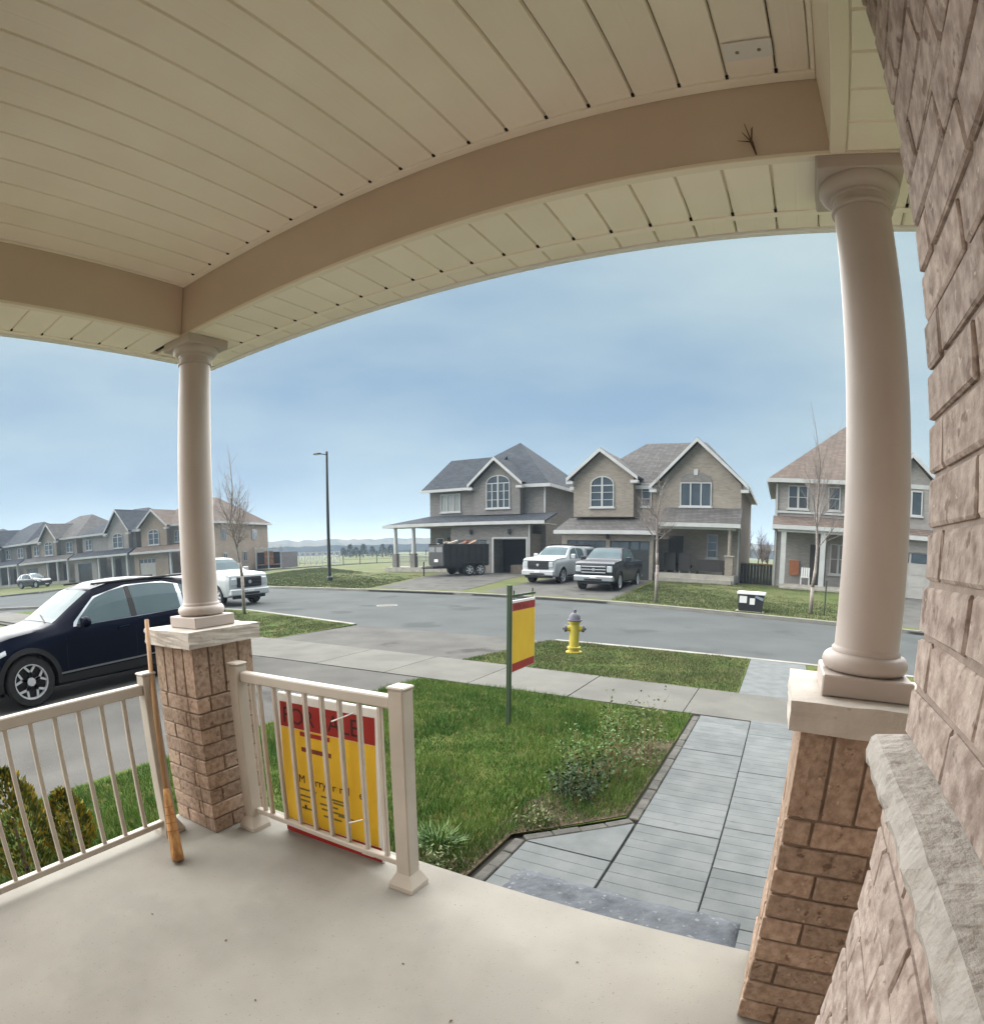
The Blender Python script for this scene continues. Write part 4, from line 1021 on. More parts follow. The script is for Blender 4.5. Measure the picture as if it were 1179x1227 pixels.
class Car:
    """body lofted through cross-sections along x (x=0 at the front bumper, y to the car's left, z up)"""
    def __init__(s, st): s.st = st      # station: x, zbot, zbelt, ztop, wbot, wbelt, wtop
    def par(s, x):
        S = s.st
        if x <= S[0][0]: return S[0][1:]
        for a, b in zip(S[:-1], S[1:]):
            if a[0] <= x <= b[0]:
                u = (x-a[0])/(b[0]-a[0]+1e-9); return [p + (q-p)*u for p, q in zip(a[1:], b[1:])]
        return S[-1][1:]
    def section(s, x):
        zb, zs, zt, wb, wm, wt = s.par(x)
        up = zt - zs
        return [(0, zb), (wb*.86, zb), (wb*.97, zb+.05), (wb+(wm-wb)*.55, zb+(zs-zb)*.30), (wm-.004, zb+(zs-zb)*.60), (wm, zb+(zs-zb)*.82), (wm-.012, zs-.02), (wm-.035, zs+.012),
                (wm-.035+(wt-wm+.035)*.5, zs+up*.52), (wt+.01, zs+up*.84), (wt-.06, zs+up*.955), (wt*.55, zs+up*.99), (0, zt)]
    def y_at(s, x, z):
        P_ = s.section(x)[1:]
        for a, b in zip(P_[:-1], P_[1:]):
            if min(a[1],b[1]) <= z <= max(a[1],b[1]) and abs(b[1]-a[1]) > 1e-6: u = (z-a[1])/(b[1]-a[1]); return a[0] + (b[0]-a[0])*u
        return P_[3][0]
    def z_at(s, x, y):
        P_ = s.section(x)[7:]
        for a, b in zip(P_[:-1], P_[1:]):
            if b[0] <= abs(y) <= a[0] and a[0]-b[0] > 1e-6: u = (a[0]-abs(y))/(a[0]-b[0]); return a[1] + (b[1]-a[1])*u
        return P_[-1][1]
    def body(s, n=56):
        mb = MB(); x0, x1 = s.st[0][0], s.st[-1][0]; K = 13; R_ = 2*K-2
        xs = sorted(set([x0 + (x1-x0)*i/n for i in range(n+1)] + [q[0] for q in s.st])); V = []
        for x in xs:
            P_ = s.section(x); ring = [(y, z) for y, z in P_] + [(-y, z) for y, z in P_[-2:0:-1]]
            V += [(x, y, z) for y, z in ring]
        F = [(i*R_+j, (i+1)*R_+j, (i+1)*R_+(j+1)%R_, i*R_+(j+1)%R_) for i in range(len(xs)-1) for j in range(R_)]
        F += [tuple(range(R_)), tuple((len(xs)-1)*R_+R_-1-j for j in range(R_))]
        return mb.add(V, F)
    def side_patch(s, pts, sgn, off=.006, n=10, thick=.01):
        """polygon in (x, z) laid on the flank; pts = lower edge and upper edge as two polylines with equal counts"""
        lo, hi = pts; mb = MB(); V = []; k = len(lo)
        def samp(L, u):
            f = u*(len(L)-1); i = min(int(f), len(L)-2); q = f-i; return (L[i][0]+(L[i+1][0]-L[i][0])*q, L[i][1]+(L[i+1][1]-L[i][1])*q)
        m_ = 5
        for layer in (off, off-thick):
            for i in range(n+1):
                a, b = samp(lo, i/n), samp(hi, i/n)
                for j in range(m_+1):
                    x = a[0]+(b[0]-a[0])*j/m_; z = a[1]+(b[1]-a[1])*j/m_; V.append((x, sgn*(s.y_at(x, z)+layer), z))
        W_ = m_+1; N = (n+1)*W_
        F = [(i*W_+j, (i+1)*W_+j, (i+1)*W_+j+1, i*W_+j+1) for i in range(n) for j in range(m_)]
        rim = [i*W_ for i in range(n+1)] + [n*W_+j for j in range(1,W_)] + [i*W_+m_ for i in range(n-1,-1,-1)] + [j for j in range(m_-1,0,-1)]
        F += [(rim[a], rim[(a+1)%len(rim)], rim[(a+1)%len(rim)]+N, rim[a]+N) for a in range(len(rim))]
        return mb.add(V, F)
    def top_patch(s, xa, xb, ya, yb, off=.006, n=8, m_=10):
        """patch on the upper surface between stations xa..xb, half-width ya at xa and yb at xb"""
        mb = MB(); V = []
        for layer in (off, off-.012):
            for i in range(n+1):
                x = xa+(xb-xa)*i/n; hw = ya+(yb-ya)*i/n
                for j in range(m_+1):
                    y = -hw+2*hw*j/m_; V.append((x, y, s.z_at(x, y)+layer))
        W_ = m_+1; N = (n+1)*W_
        F = [(i*W_+j, (i+1)*W_+j, (i+1)*W_+j+1, i*W_+j+1) for i in range(n) for j in range(m_)]
        rim = [i*W_ for i in range(n+1)] + [n*W_+j for j in range(1,W_)] + [i*W_+m_ for i in range(n-1,-1,-1)] + [j for j in range(m_-1,0,-1)]
        F += [(rim[a], rim[(a+1)%len(rim)], rim[(a+1)%len(rim)]+N, rim[a]+N) for a in range(len(rim))]
        return mb.add(V, F)
def cut_wells(ob, wells, rad, halfw, inset=.26):
    cut = []
    for x, y, z in wells:
        c = MB().lathe([(rad, -inset), (rad, inset)], (x, y, z), 28, axis='y').build('well', M_plast, org=(0,0,0)); c.location = (0,0,0); cut.append(c)
    for c in cut:
        md = ob.modifiers.new('b', 'BOOLEAN'); md.operation = 'DIFFERENCE'; md.object = c; md.solver = 'EXACT'
    dg = bpy.context.evaluated_depsgraph_get(); dg.update(); me = bpy.data.meshes.new_from_object(ob.evaluated_get(dg))
    old = ob.data; ob.modifiers.clear(); ob.data = me
    for c in cut: bpy.data.objects.remove(c)
    me.polygons.foreach_set('use_smooth', [True]*len(me.polygons))
    try: me.set_sharp_from_angle(angle=math.radians(38))
    except Exception: pass
def wheel(par, x, y, z, r_, wd, sgn, spokes=5, style='split', rimm=None):
    rimm = rimm or M_rim
    prof = [(r_*.66, -wd/2), (r_*.93, -wd/2), (r_, -wd*.36), (r_, wd*.36), (r_*.93, wd/2), (r_*.66, wd/2)]
    w_ = MB().lathe(prof, (x, y, z), 32, axis='y', cap=False).build('wheel', M_tyre, par, ang=35)
    MB().lathe([(r_*.05, sgn*wd*.2), (r_*.67, sgn*wd*.2), (r_*.67, sgn*wd*.22), (r_*.05, sgn*wd*.22)], (x, y, z), 24, axis='y').build('rim_back', M_rimdk, w_)
    ro = MB().lathe([(r_*.62, sgn*wd*.30), (r_*.69, sgn*wd*.36), (r_*.69, sgn*wd*.505), (r_*.655, sgn*wd*.505), (r_*.62, sgn*wd*.30)], (x, y, z), 28, axis='y', cap=False).build('rim', rimm, w_)
    mb = MB(); yo = y + sgn*wd*.40
    for k in range(spokes):
        a = 2*math.pi*k/spokes + .3
        if style == 'split':      # Y-shaped spoke pairs
            root = Vector((math.cos(a), 0, math.sin(a)))*r_*.16; mid = Vector((math.cos(a), 0, math.sin(a)))*r_*.36
            for dA in (-.34, .34):
                tip = Vector((math.cos(a+dA), 0, math.sin(a+dA)))*r_*.65
                side = Vector((-math.sin(a), 0, math.cos(a)))*r_*.045
                P_ = [root-side, root+side, mid+side*1.3, tip+side*1.2, tip-side*1.2, mid-side*1.3]
                mb.add([(x+q.x, yo+d2, z+q.z) for d2 in (-.012, .012) for q in P_], [(0,1,2,5),(5,2,3,4),(11,8,7,6),(10,9,8,11),(0,6,7,1),(1,7,8,2),(2,8,9,3),(3,9,10,4),(4,10,11,5),(5,11,6,0)])
        else:
            tip = Vector((math.cos(a), 0, math.sin(a)))*r_*.65; side = Vector((-math.sin(a), 0, math.cos(a)))*r_*.075
            P_ = [-side*1.2, side*1.2, tip+side, tip-side]
            mb.add([(x+q.x, yo+d2, z+q.z) for d2 in (-.012, .012) for q in P_], [(0,1,2,3),(7,6,5,4),(0,4,5,1),(1,5,6,2),(2,6,7,3),(3,7,4,0)])
    mb.build('spokes', rimm, w_); MB().lathe([(r_*.17, -.02), (r_*.17, .02)], (x, yo, z), 16, axis='y').build('hub_cap', rimm, w_)
    return w_

# ---------------------------------------------------------------- SUV in the driveway
SUV_ST = [(0,.34,.66,.72,.60,.66,.60),(.06,.26,.70,.80,.74,.80,.70),(.30,.22,.78,.95,.86,.89,.76),(.75,.20,.86,1.04,.90,.925,.80),(1.25,.20,.94,1.08,.90,.93,.80),(1.45,.20,.965,1.13,.90,.93,.76),(1.75,.20,.985,1.34,.90,.93,.70),
          (2.10,.20,.995,1.56,.90,.93,.655),(2.45,.20,1.0,1.645,.90,.93,.64),(3.0,.20,1.01,1.67,.90,.93,.635),(3.6,.20,1.03,1.635,.90,.93,.62),(4.05,.21,1.06,1.565,.89,.92,.60),(4.32,.24,1.07,1.40,.87,.90,.62),(4.52,.30,1.04,1.16,.82,.86,.66),(4.62,.40,.90,.96,.72,.76,.64)]
def make_suv(name, label, paint, group=None):
    t = thing(name, label, 'car', absolute=False, group=group); C_ = Car(SUV_ST); R_ = .365; WX_ = (.93, 3.68); wy = .80
    b = C_.body().build('body', [paint, M_plast], t)
    cut_wells(b, [(x, s_*.82, .36) for x in WX_ for s_ in (-1, 1)], .425, .3)
    for s_ in (-1, 1):
        nm = 'side_glass'
        # chrome line over the glass, then the panes
        C_.side_patch(([(1.69,1.036),(2.2,1.044),(3.0,1.058),(3.6,1.082),(4.09,1.135)], [(1.72,1.10),(2.12,1.432),(2.7,1.558),(3.4,1.555),(4.08,1.40)]), s_, .004, 24).build('window_trim', M_chrome, t)
        C_.side_patch(([(1.74,1.045),(2.1,1.05),(2.4,1.055),(2.66,1.06)], [(1.80,1.13),(2.12,1.405),(2.4,1.49),(2.66,1.53)]), s_, .009, 14).build(nm, M_cglass, t)
        C_.side_patch(([(2.78,1.065),(3.1,1.07),(3.42,1.08),(3.6,1.09)], [(2.76,1.54),(3.1,1.55),(3.42,1.535),(3.62,1.50)]), s_, .009, 14).build(nm, M_cglass, t)
        C_.side_patch(([(3.69,1.095),(3.85,1.105),(3.98,1.12),(4.06,1.14)], [(3.70,1.485),(3.85,1.46),(3.98,1.42),(4.05,1.385)]), s_, .009, 8).build(nm, M_cglass, t)
        C_.side_patch(([(2.665,1.06),(2.70,1.06),(2.74,1.06),(2.775,1.065)], [(2.665,1.53),(2.70,1.535),(2.73,1.54),(2.755,1.54)]), s_, .007, 6).build('door_pillar', M_plast, t)
        # lower cladding, wheel-arch trims, door lines and handles
        C_.side_patch(([(1.36,.25),(2.0,.25),(2.7,.25),(3.24,.25)], [(1.36,.36),(2.0,.37),(2.7,.38),(3.24,.40)]), s_, .012, 12).build('sill_cladding', M_plast, t)
        C_.side_patch(([(1.40,.385),(2.0,.395),(2.7,.405),(3.22,.425)], [(1.40,.41),(2.0,.42),(2.7,.43),(3.22,.45)]), s_, .014, 12).build('sill_strip', mat('satin_strip', srgb(150,150,152), .35, metal=.7), t)
        for wx in WX_:
            mb = MB(); n = 20
            for k in range(n):
                a0 = math.pi*(-.06+1.12*k/n); a1 = math.pi*(-.06+1.12*(k+1)/n); P_ = []
                for a, rr_ in ((a0,.415),(a0,.485),(a1,.485),(a1,.415)):
                    x_, z_ = wx + rr_*math.cos(a), .36 + rr_*math.sin(a); P_.append((x_, z_))
                V = [(x_, s_*(C_.y_at(x_, max(z_,.3))+o_), z_) for o_ in (.014, -.03) for x_, z_ in P_]
                mb.add(V, [(0,1,2,3),(7,6,5,4),(0,4,5,1),(2,6,7,3),(1,5,6,2),(3,7,4,0)])
            mb.build('arch_trim', M_plast, t)
        for xx in (1.52, 2.70, 3.62):
            C_.side_patch(([(xx,.46),(xx+.005,.46)], [(xx+.02,1.0),(xx+.025,1.0)]), s_, .0015, 2, .004).build('door_line', M_plast, t)
        for xx in (2.40, 3.38):
            C_.side_patch(([(xx,.90),(xx+.1,.905),(xx+.2,.91)], [(xx,.935),(xx+.1,.94),(xx+.2,.945)]), s_, .03, 6, .03).build('door_handle', paint, t)
        mr = MB(); yb_ = s_*.93
        mr.lathe([(.01,-.06),(.075,-.055),(.098,-.02),(.1,.02),(.085,.05),(.02,.06)], (0,0,0), 16, axis='x'); mr.v = [(q[0]+1.80, q[1]*1.35*1+yb_+s_*.16, q[2]*.85+1.10) for q in mr.v]
        m_ = mr.build('mirror', paint, t, ang=50); MB().box(1.74,1.84, min(yb_-s_*.02,yb_+s_*.1), max(yb_-s_*.02,yb_+s_*.1), 1.03,1.075).build('mirror_arm', M_plast, m_)
        C_.side_patch(([(.10,.64),(.3,.70),(.62,.80)], [(.12,.70),(.3,.775),(.62,.86)]), s_, .008, 8).build('headlight', M_lamp, t)
        C_.side_patch(([(4.2,.90),(4.35,.90),(4.5,.88)], [(4.22,1.02),(4.36,1.02),(4.48,1.0)]), s_, .008, 6).build('tail_light', M_tail, t)
        MB().tube((2.15,s_*.60,1.62),(3.9,s_*.585,1.635),.018,.018,6).build('roof_rail', M_plast, t)
        for wx in WX_: wheel(t, wx, s_*.80, .365, R_, .235, s_)
    C_.top_patch(1.42, 2.06, .70, .60, .006).build('windshield', M_cglass, t)
    C_.top_patch(4.10, 4.42, .52, .58, .006).build('rear_glass', M_cglass, t)
    C_.top_patch(2.28, 3.3, .48, .46, .004).build('sunroof', M_cglass, t)
    MB().tube((1.40,-.45,1.115),(1.52,.1,1.20),.012,.012,6).build('wiper', M_plast, t)
    MB().bbox(-.012,.03,-.46,.46,.42,.66,.01).build('grille', M_plast, t); MB().bbox(-.02,.02,-.26,.26,.30,.40,.005).build('licence_plate', M_white, t)
    return t
suv = make_suv('parked_suv', 'glossy navy SUV parked nose-in on the driveway beside the porch', M_navy)
# nose towards the house: local +x (rearwards) points along +Y
suv.location = (-9.53, 1.62, -.4495); suv.rotation_euler = (0, 0, math.radians(90))

# ---------------------------------------------------------------- pickup trucks
TR_ST = [(0,.46,1.00,1.12,.80,.86,.80),(.05,.40,1.10,1.25,.90,.95,.90),(.25,.36,1.18,1.33,.94,.985,.92),(.9,.34,1.22,1.38,.95,.99,.92),(1.45,.34,1.24,1.41,.95,.99,.90),(1.62,.34,1.25,1.48,.95,.99,.85),(1.95,.34,1.26,1.77,.95,.99,.79),
         (2.25,.34,1.27,1.95,.95,.99,.75),(2.6,.34,1.28,2.0,.95,.99,.74),(3.3,.34,1.28,2.005,.95,.99,.74),(3.9,.34,1.28,1.97,.95,.99,.74),(4.02,.34,1.28,1.88,.95,.99,.75),(4.14,.34,1.28,1.39,.95,.99,.88),(4.2,.34,1.28,1.34,.95,.99,.94),(5.75,.36,1.30,1.36,.94,.98,.93),(5.88,.44,1.25,1.29,.89,.94,.88)]
def make_pickup(name, label, paint, style, group=None, cap=False, grille_paint=None):
    t = thing(name, label, 'pickup truck', absolute=False, group=group); C_ = Car(TR_ST); WX_ = (.98, 4.70)
    b = C_.body().build('body', [paint, M_plast], t); cut_wells(b, [(x, s_*.86, .42) for x in WX_ for s_ in (-1,1)], .49, .3)
    for s_ in (-1, 1):
        C_.side_patch(([(1.86,1.31),(2.2,1.31),(2.6,1.31),(2.86,1.31)], [(1.95,1.50),(2.22,1.78),(2.6,1.87),(2.86,1.88)]), s_, .008, 12).build('side_glass', M_cglass, t)
        C_.side_patch(([(2.95,1.31),(3.3,1.31),(3.6,1.31),(3.86,1.31)], [(2.95,1.88),(3.3,1.88),(3.6,1.87),(3.86,1.83)]), s_, .008, 12).build('side_glass', M_cglass, t)
        for xx in (1.72, 2.90, 3.95): C_.side_patch(([(xx,.50),(xx+.006,.50)], [(xx+.01,1.18),(xx+.016,1.18)]), s_, .0015, 2, .004).build('door_line', M_plast, t)
        for xx in (2.62, 3.66): C_.side_patch(([(xx,1.12),(xx+.2,1.12)], [(xx,1.16),(xx+.2,1.16)]), s_, .03, 4, .03).build('door_handle', M_plast if paint is not M_wpaint else paint, t)
        C_.side_patch(([(1.55,.37),(2.6,.37),(4.15,.37)], [(1.55,.45),(2.6,.45),(4.15,.45)]), s_, .03, 8, .03).build('side_step', M_plast, t)
        for wx in WX_:
            mb = MB(); n = 16
            for k in range(n):
                a0 = math.pi*(-.02+1.04*k/n); a1 = math.pi*(-.02+1.04*(k+1)/n); P_ = [(wx+rr_*math.cos(a), .42+rr_*math.sin(a)) for a, rr_ in ((a0,.485),(a0,.545),(a1,.545),(a1,.485))]
                V = [(x_, s_*(C_.y_at(x_, max(z_,.45))+o_), z_) for o_ in (.018, -.03) for x_, z_ in P_]
                mb.add(V, [(0,1,2,3),(7,6,5,4),(0,4,5,1),(2,6,7,3),(1,5,6,2),(3,7,4,0)])
            mb.build('arch_trim', paint if paint is M_wpaint else M_plast, t); wheel(t, wx, s_*.845, .42, .42, .275, s_, 6, 'plain')
        mr = MB(); mr.bbox(1.84,1.95, min(s_*1.0,s_*1.26), max(s_*1.0,s_*1.26), 1.30,1.56,.03); m_ = mr.build('mirror', paint, t)
        MB().bbox(1.951,1.956,min(s_*1.03,s_*1.23),max(s_*1.03,s_*1.23),1.33,1.53,.002).build('mirror_glass', M_cglass, m_)
        hx = (.60,.86) ; MB().bbox(-.045,.14, min(s_*hx[0],s_*hx[1]), max(s_*hx[0],s_*hx[1]), .86,1.13,.02).build('headlight', M_lamp, t)
        MB().bbox(-.05,.06, min(s_*.52,s_*.80), max(s_*.52,s_*.80), .50,.60,.01).build('fog_light', M_plast, t)
        MB().bbox(5.82,5.93, min(s_*.74,s_*.90), max(s_*.74,s_*.90), .92,1.22,.01).build('tail_light', M_tail, t)
    C_.top_patch(1.60, 2.20, .79, .69, .006).build('windshield', M_cglass, t); C_.top_patch(4.0, 4.12, .60, .66, .006, 4).build('rear_glass', M_cglass, t)
    # front: grille with bars, bumper, plate
    g = MB().bbox(-.055,.10,-.60,.60,.76,1.18,.02).build('grille', M_plast, t)
    gp = grille_paint or M_chrome
    for z_ in (.84,.97,1.10): MB().bbox(-.075,-.056,-.57,.57,z_-.022,z_+.022,.006).build('grille_bar', gp, g)
    MB().lathe([(.005,-.085),(.075,-.080),(.075,-.0755)], (0,0,.97), 18, axis='x').build('badge', M_chrome, g)
    if style == 'hoodline': MB().bbox(-.04,.12,-.90,.90,1.185,1.235,.02).build('hood_lip', paint, t)
    bp = MB().bbox(-.13,.16,-.93,.93,.44,.70,.04).build('front_bumper', paint if paint is M_wpaint else M_chrome, t)
    MB().bbox(-.142,-.131,-.42,.42,.47,.56,.004).build('intake', M_plast, bp); MB().bbox(-.147,-.132,-.16,.16,.58,.68,.003).build('licence_plate', M_white, bp)
    MB().bbox(-.02,.12,-.80,.80,.30,.438,.03).build('skid_plate', M_plast, t); MB().bbox(5.90,6.06,-.92,.92,.48,.64,.03).build('rear_bumper', M_chrome, t)
    if cap:
        mb = MB(); pr = [(-.90,1.365),(.90,1.365),(.82,1.88),(.68,1.98),(-.68,1.98),(-.82,1.88)]; mb.prism(pr, 'x', 4.16, 5.84); cp = mb.build('bed_cap', paint, t)
        for s_ in (-1,1): mb = MB(); mb.add([(4.35,s_*.905,1.45),(5.65,s_*.905,1.45),(5.6,s_*.848,1.80),(4.4,s_*.848,1.80),(4.35,s_*.87,1.45),(5.65,s_*.87,1.45),(5.6,s_*.815,1.80),(4.4,s_*.815,1.80)], [(0,1,2,3),(7,6,5,4),(0,4,5,1),(1,5,6,2),(2,6,7,3),(3,7,4,0)]); mb.build('cap_window', M_cglass, cp)
        for y_ in (-.6,.6): MB().bbox(2.6,5.6,y_-.025,y_+.025,2.03,2.07,.008).build('rack_bar', M_plast, cp)
        for x_ in (2.8,4.4,5.4): MB().bbox(x_-.03,x_+.03,-.66,.66,2.071,2.11,.008).build('rack_bar', M_plast, cp)
    else:
        MB().bbox(4.22,5.80,-.80,.80,1.345,1.38,.01).build('bed_cover', M_plast, t)
    return t
# street truck: faces +X (towards the intersection), parked along the near curb
tr = make_pickup('white_pickup', 'white pickup truck parked on the street behind the thin bare tree', M_wpaint, 'plain', grille_paint=M_plast)
tr.location = (-19.2, 14.9, G_ROAD); tr.rotation_euler = (0, 0, math.radians(180-4))
# driveway trucks: noses towards the street
tr = make_pickup('white_pickup', 'white pickup truck with a bed cap parked in front of the tan house garage', M_wpaint, 'hoodline', cap=True, grille_paint=M_plast)
tr.location = (-11.95, 27.4, far_z(-11.9, 27.8)+.016); tr.rotation_euler = (0, 0, math.radians(86))
tr = make_pickup('charcoal_pickup', 'charcoal pickup truck with chrome bumper parked beside the white one', M_gpaint, 'plain')
tr.location = (-8.15, 25.0, far_z(-8.1, 25.6)+.016); tr.rotation_euler = (0, 0, math.radians(91))
# dark cars standing before the row houses
M_silver = mat('silver_paint', srgb(120,122,124), .3, metal=.5, coat=.5); M_blk = mat('black_paint', srgb(26,28,32), .25, coat=.7)
a = make_suv('parked_car', 'black SUV on a driveway of the far row', M_blk); a.location = tuple(P0 - DX*17.0 + Vector((2.2,-7.6,0.02))); a.rotation_euler = (0,0,ROT+math.radians(180))
a = make_suv('parked_car', 'silver SUV before the row house with gable over its garage', M_silver); a.location = tuple(P0 - DX*27.5 + Vector((3.0,-7.8,0.02))); a.rotation_euler = (0,0,ROT+math.radians(182))
a = make_suv('parked_car', 'dark grey SUV at the far end of the row houses', M_gpaint); a.location = tuple(P0 - DX*37.5 + Vector((3.0,-8,0.02))); a.rotation_euler = (0,0,ROT+math.radians(178))

# ---------------------------------------------------------------- dump trailer with debris
TA = math.radians(61); 
t = thing('dump_trailer', 'black dump trailer heaped with renovation debris on the grey house driveway', 'trailer', (-20.4, 30.6, far_z(-20.4,31.5)+.016), TA, absolute=False)
M_blkst = mat('black_steel', srgb(34,35,37), .55, srgb(44,44,46), 8)
Lb, Wb = 3.3, 2.0; y0_, y1_ = -Wb/2, Wb/2
MB().box(0, Lb, y0_, y1_, .62, .70).build('floor', M_blkst, t)
for s_, nm in ((y0_,'side_panel'),(y1_,'side_panel')):
    pnl = MB().box(0, Lb, s_-.02, s_+.02, .701, 1.95).build(nm, M_blkst, t)
    for k in range(8): xx = .05+k*(Lb-.1)/7; MB().box(xx-.04, xx+.04, s_-.065 if s_ < 0 else s_+.021, s_-.021 if s_ < 0 else s_+.065, .702, 1.93).build('stake', M_blkst, pnl)
    MB().box(-.02, Lb+.02, s_-.05, s_+.05, 1.951, 2.02).build('top_rail', M_blkst, pnl)
MB().box(-.04, 0, y0_, y1_, .701, 1.95).build('front_panel', M_blkst, t); MB().box(Lb, Lb+.04, y0_, y1_, .701, 1.95).build('tailgate', M_blkst, t)
for (a_, b_) in ((-.93,-.08),(.08,.93)): MB().box(-.06,-.041,a_,b_,1.5,1.82).build('sign_plate', mat('trailer_plate', srgb(110,112,114), .7), t)
MB().box(-.075,-.061,-.35,.15,.88,1.05).build('sticker', M_white, t)
for s_ in (-.45,.45): MB().box(-.5, Lb, s_-.06, s_+.06, .46, .60).build('chassis_beam', M_blkst, t)
MB().tube((-.5,-.45,.53),(-1.0,0,.53),.06,.06,8).build('drawbar', M_blkst, t); MB().tube((-.5,.45,.53),(-1.0,0,.53),.06,.06,8).build('drawbar', M_blkst, t); MB().tube((-.9,.0,.02),(-.9,.0,.9),.045,.045,8).build('jack', M_blkst, t)
for s_ in (-1,1):
    for xx in (1.75, 2.55): wheel(t, xx, s_*1.12, .38, .38, .2, s_, 6, 'plain', M_rim)
    MB().box(1.3,3.0,min(s_*1.02,s_*1.26),max(s_*1.02,s_*1.26),.80,.84).build('mudguard', M_blkst, t)
rr = random.Random(21)
tm = t.matrix_basis.copy()
bpy.context.view_layer.update()
M_deb = [mat('debris_wood', srgb(150,122,96), .9, srgb(120,96,76), 4), mat('debris_red', srgb(140,72,58), .9), mat('debris_grey', srgb(120,116,112), .9), mat('debris_pale', srgb(180,170,156), .9)]
for k in range(16):
    l_, w_, h_ = rr.uniform(.4,1.3), rr.uniform(.06,.3), rr.uniform(.03,.12)
    mb = MB().bbox(-l_/2,l_/2,-w_/2,w_/2,-h_/2,h_/2,.006); o = mb.build('debris_board', M_deb[rr.randrange(4)], org=(0,0,0))
    o.location = t.matrix_world @ Vector((rr.uniform(.6,Lb-.6), rr.uniform(-.6,.6), 1.75+rr.uniform(0,.5)*(1-abs(k/8-1)*.3))); o.rotation_euler = (rr.uniform(-.4,.4), rr.uniform(-.4,.4), rr.uniform(0,3.1))
    tag(o, 'loose board in the debris heap on the black trailer', 'board', 'debris on the black trailer')
mb = MB(); V = []
for i in range(13):
    for j in range(7):
        x_, y_ = .05+(Lb-.1)*i/12, -.97+1.94*j/6; V.append((x_, y_, 1.5+.35*math.sin(math.pi*i/12)*math.sin(math.pi*j/6)+rr.uniform(-.06,.06)))
mb.add(V, [(i*7+j,(i+1)*7+j,(i+1)*7+j+1,i*7+j+1) for i in range(12) for j in range(6)]); o = mb.build('rubble', mat('rubble', srgb(112,96,84), .95, srgb(150,136,120), 6, c3=srgb(70,58,50), thr=.55, s3=9), org=(0,0,0)); o.matrix_world = t.matrix_world; o['kind'] = 'stuff'; tag(o, 'brown heap of rubble filling the black dump trailer', 'rubble')
# ================================================================ signs, hydrant, lamp post, bin, broom
M_red = mat('sign_red', srgb(158,34,26), .5, srgb(140,28,22), 3)
M_yel = mat('sign_yellow', srgb(226,184,42), .5, srgb(216,172,36), 3)
M_ink = mat('sign_ink', srgb(64,22,18), .6)
M_ink2 = mat('sign_small_ink', srgb(110,98,40), .6)
M_signw = mat('sign_white', (.72,.72,.70,1), .5)
# sign leaning behind the front railing, tilted back a little
t = thing('for_sale_sign', 'yellow sign with red header standing behind the front railing', 'sign', (-1.878, 1.815, .002), absolute=False)
t.rotation_euler = (math.radians(-2.0), 0, math.radians(1.5))
Wd, Ht = .655, .765
MB().bbox(-Wd/2, Wd/2, 0, .022, 0, Ht, .006).build('backing', M_signw, t)
f = -.0012
MB().box(-Wd/2+.022, Wd/2-.022, f, -.0002, .085, Ht-.175).build('yellow_field', M_yel, t)
hd = MB().box(-Wd/2+.022, Wd/2-.022, f, -.0002, Ht-.173, Ht-.045).build('red_header', M_red, t)
ft = MB().box(-Wd/2+.006, Wd/2-.006, f, -.0002, .006, .083).build('red_footer', M_red, t)
def print_text(par, s_, size, x, z, m, name='lettering', y=-.0022):
    me = text_mesh(s_, size, .0004); me.materials.clear(); me.materials.append(m)
    o = bpy.data.objects.new(name, me); COL.objects.link(o); o.parent = par; o.location = (x, y, z); o.rotation_euler = (math.pi/2, 0, 0); return o
print_text(t, 'FOR SALE', .118, -.29, Ht-.150, M_ink)
MB().box(-.17, .03, f-.0006, f-.0001, Ht-.205, Ht-.183).build('red_bar', M_red, t); MB().box(-.165, .035, f-.0006, f-.0001, Ht-.285, Ht-.262).build('dark_bar', mat('sign_brown', srgb(120,52,34), .6), t)
for s_, x in (('M', -.20), ('rry', -.085), ('r', .03), ('rkl', .075), ('e', .2)): print_text(t, s_, .062, x, Ht-.455, M_ink)
rr = random.Random(6)
for k, (x0, wdt) in enumerate(((-.2,.12),(-.05,.16),(.03,.1),(-.2,.09),(-.06,.12),(-.2,.07),(-.05,.15),(.06,.1),(-.19,.08),(-.04,.12))):
    z_ = Ht - .49 - .026*(k//2) - .01*(k%2); MB().box(x0, x0+wdt, f-.0006, f-.0001, z_-.005, z_+.005).build('small_print', M_ink2, t)
MB().box(.225,.245,f-.0006,f-.0001,.19,.24).build('small_print', M_ink, t); MB().box(-.17,-.155,f-.0006,f-.0001,.165,.19).build('small_print', M_ink, t)
MB().box(.2,.27,f-.0006,f-.0001,.02,.06).build('footer_mark', M_signw, ft)
# cable ties that hold it
for (a, b) in (((-1.72,1.728,.715),(-1.585,1.728,.775)), ((-1.66,1.728,.235),(-1.575,1.728,.275))):
    o = MB().tube(a, b, .0035, .0025, 6); tag(o.build('cable_tie', M_signw), 'loose white cable tie holding the sign to the railing balusters', 'cable tie', 'cable ties on the front railing')

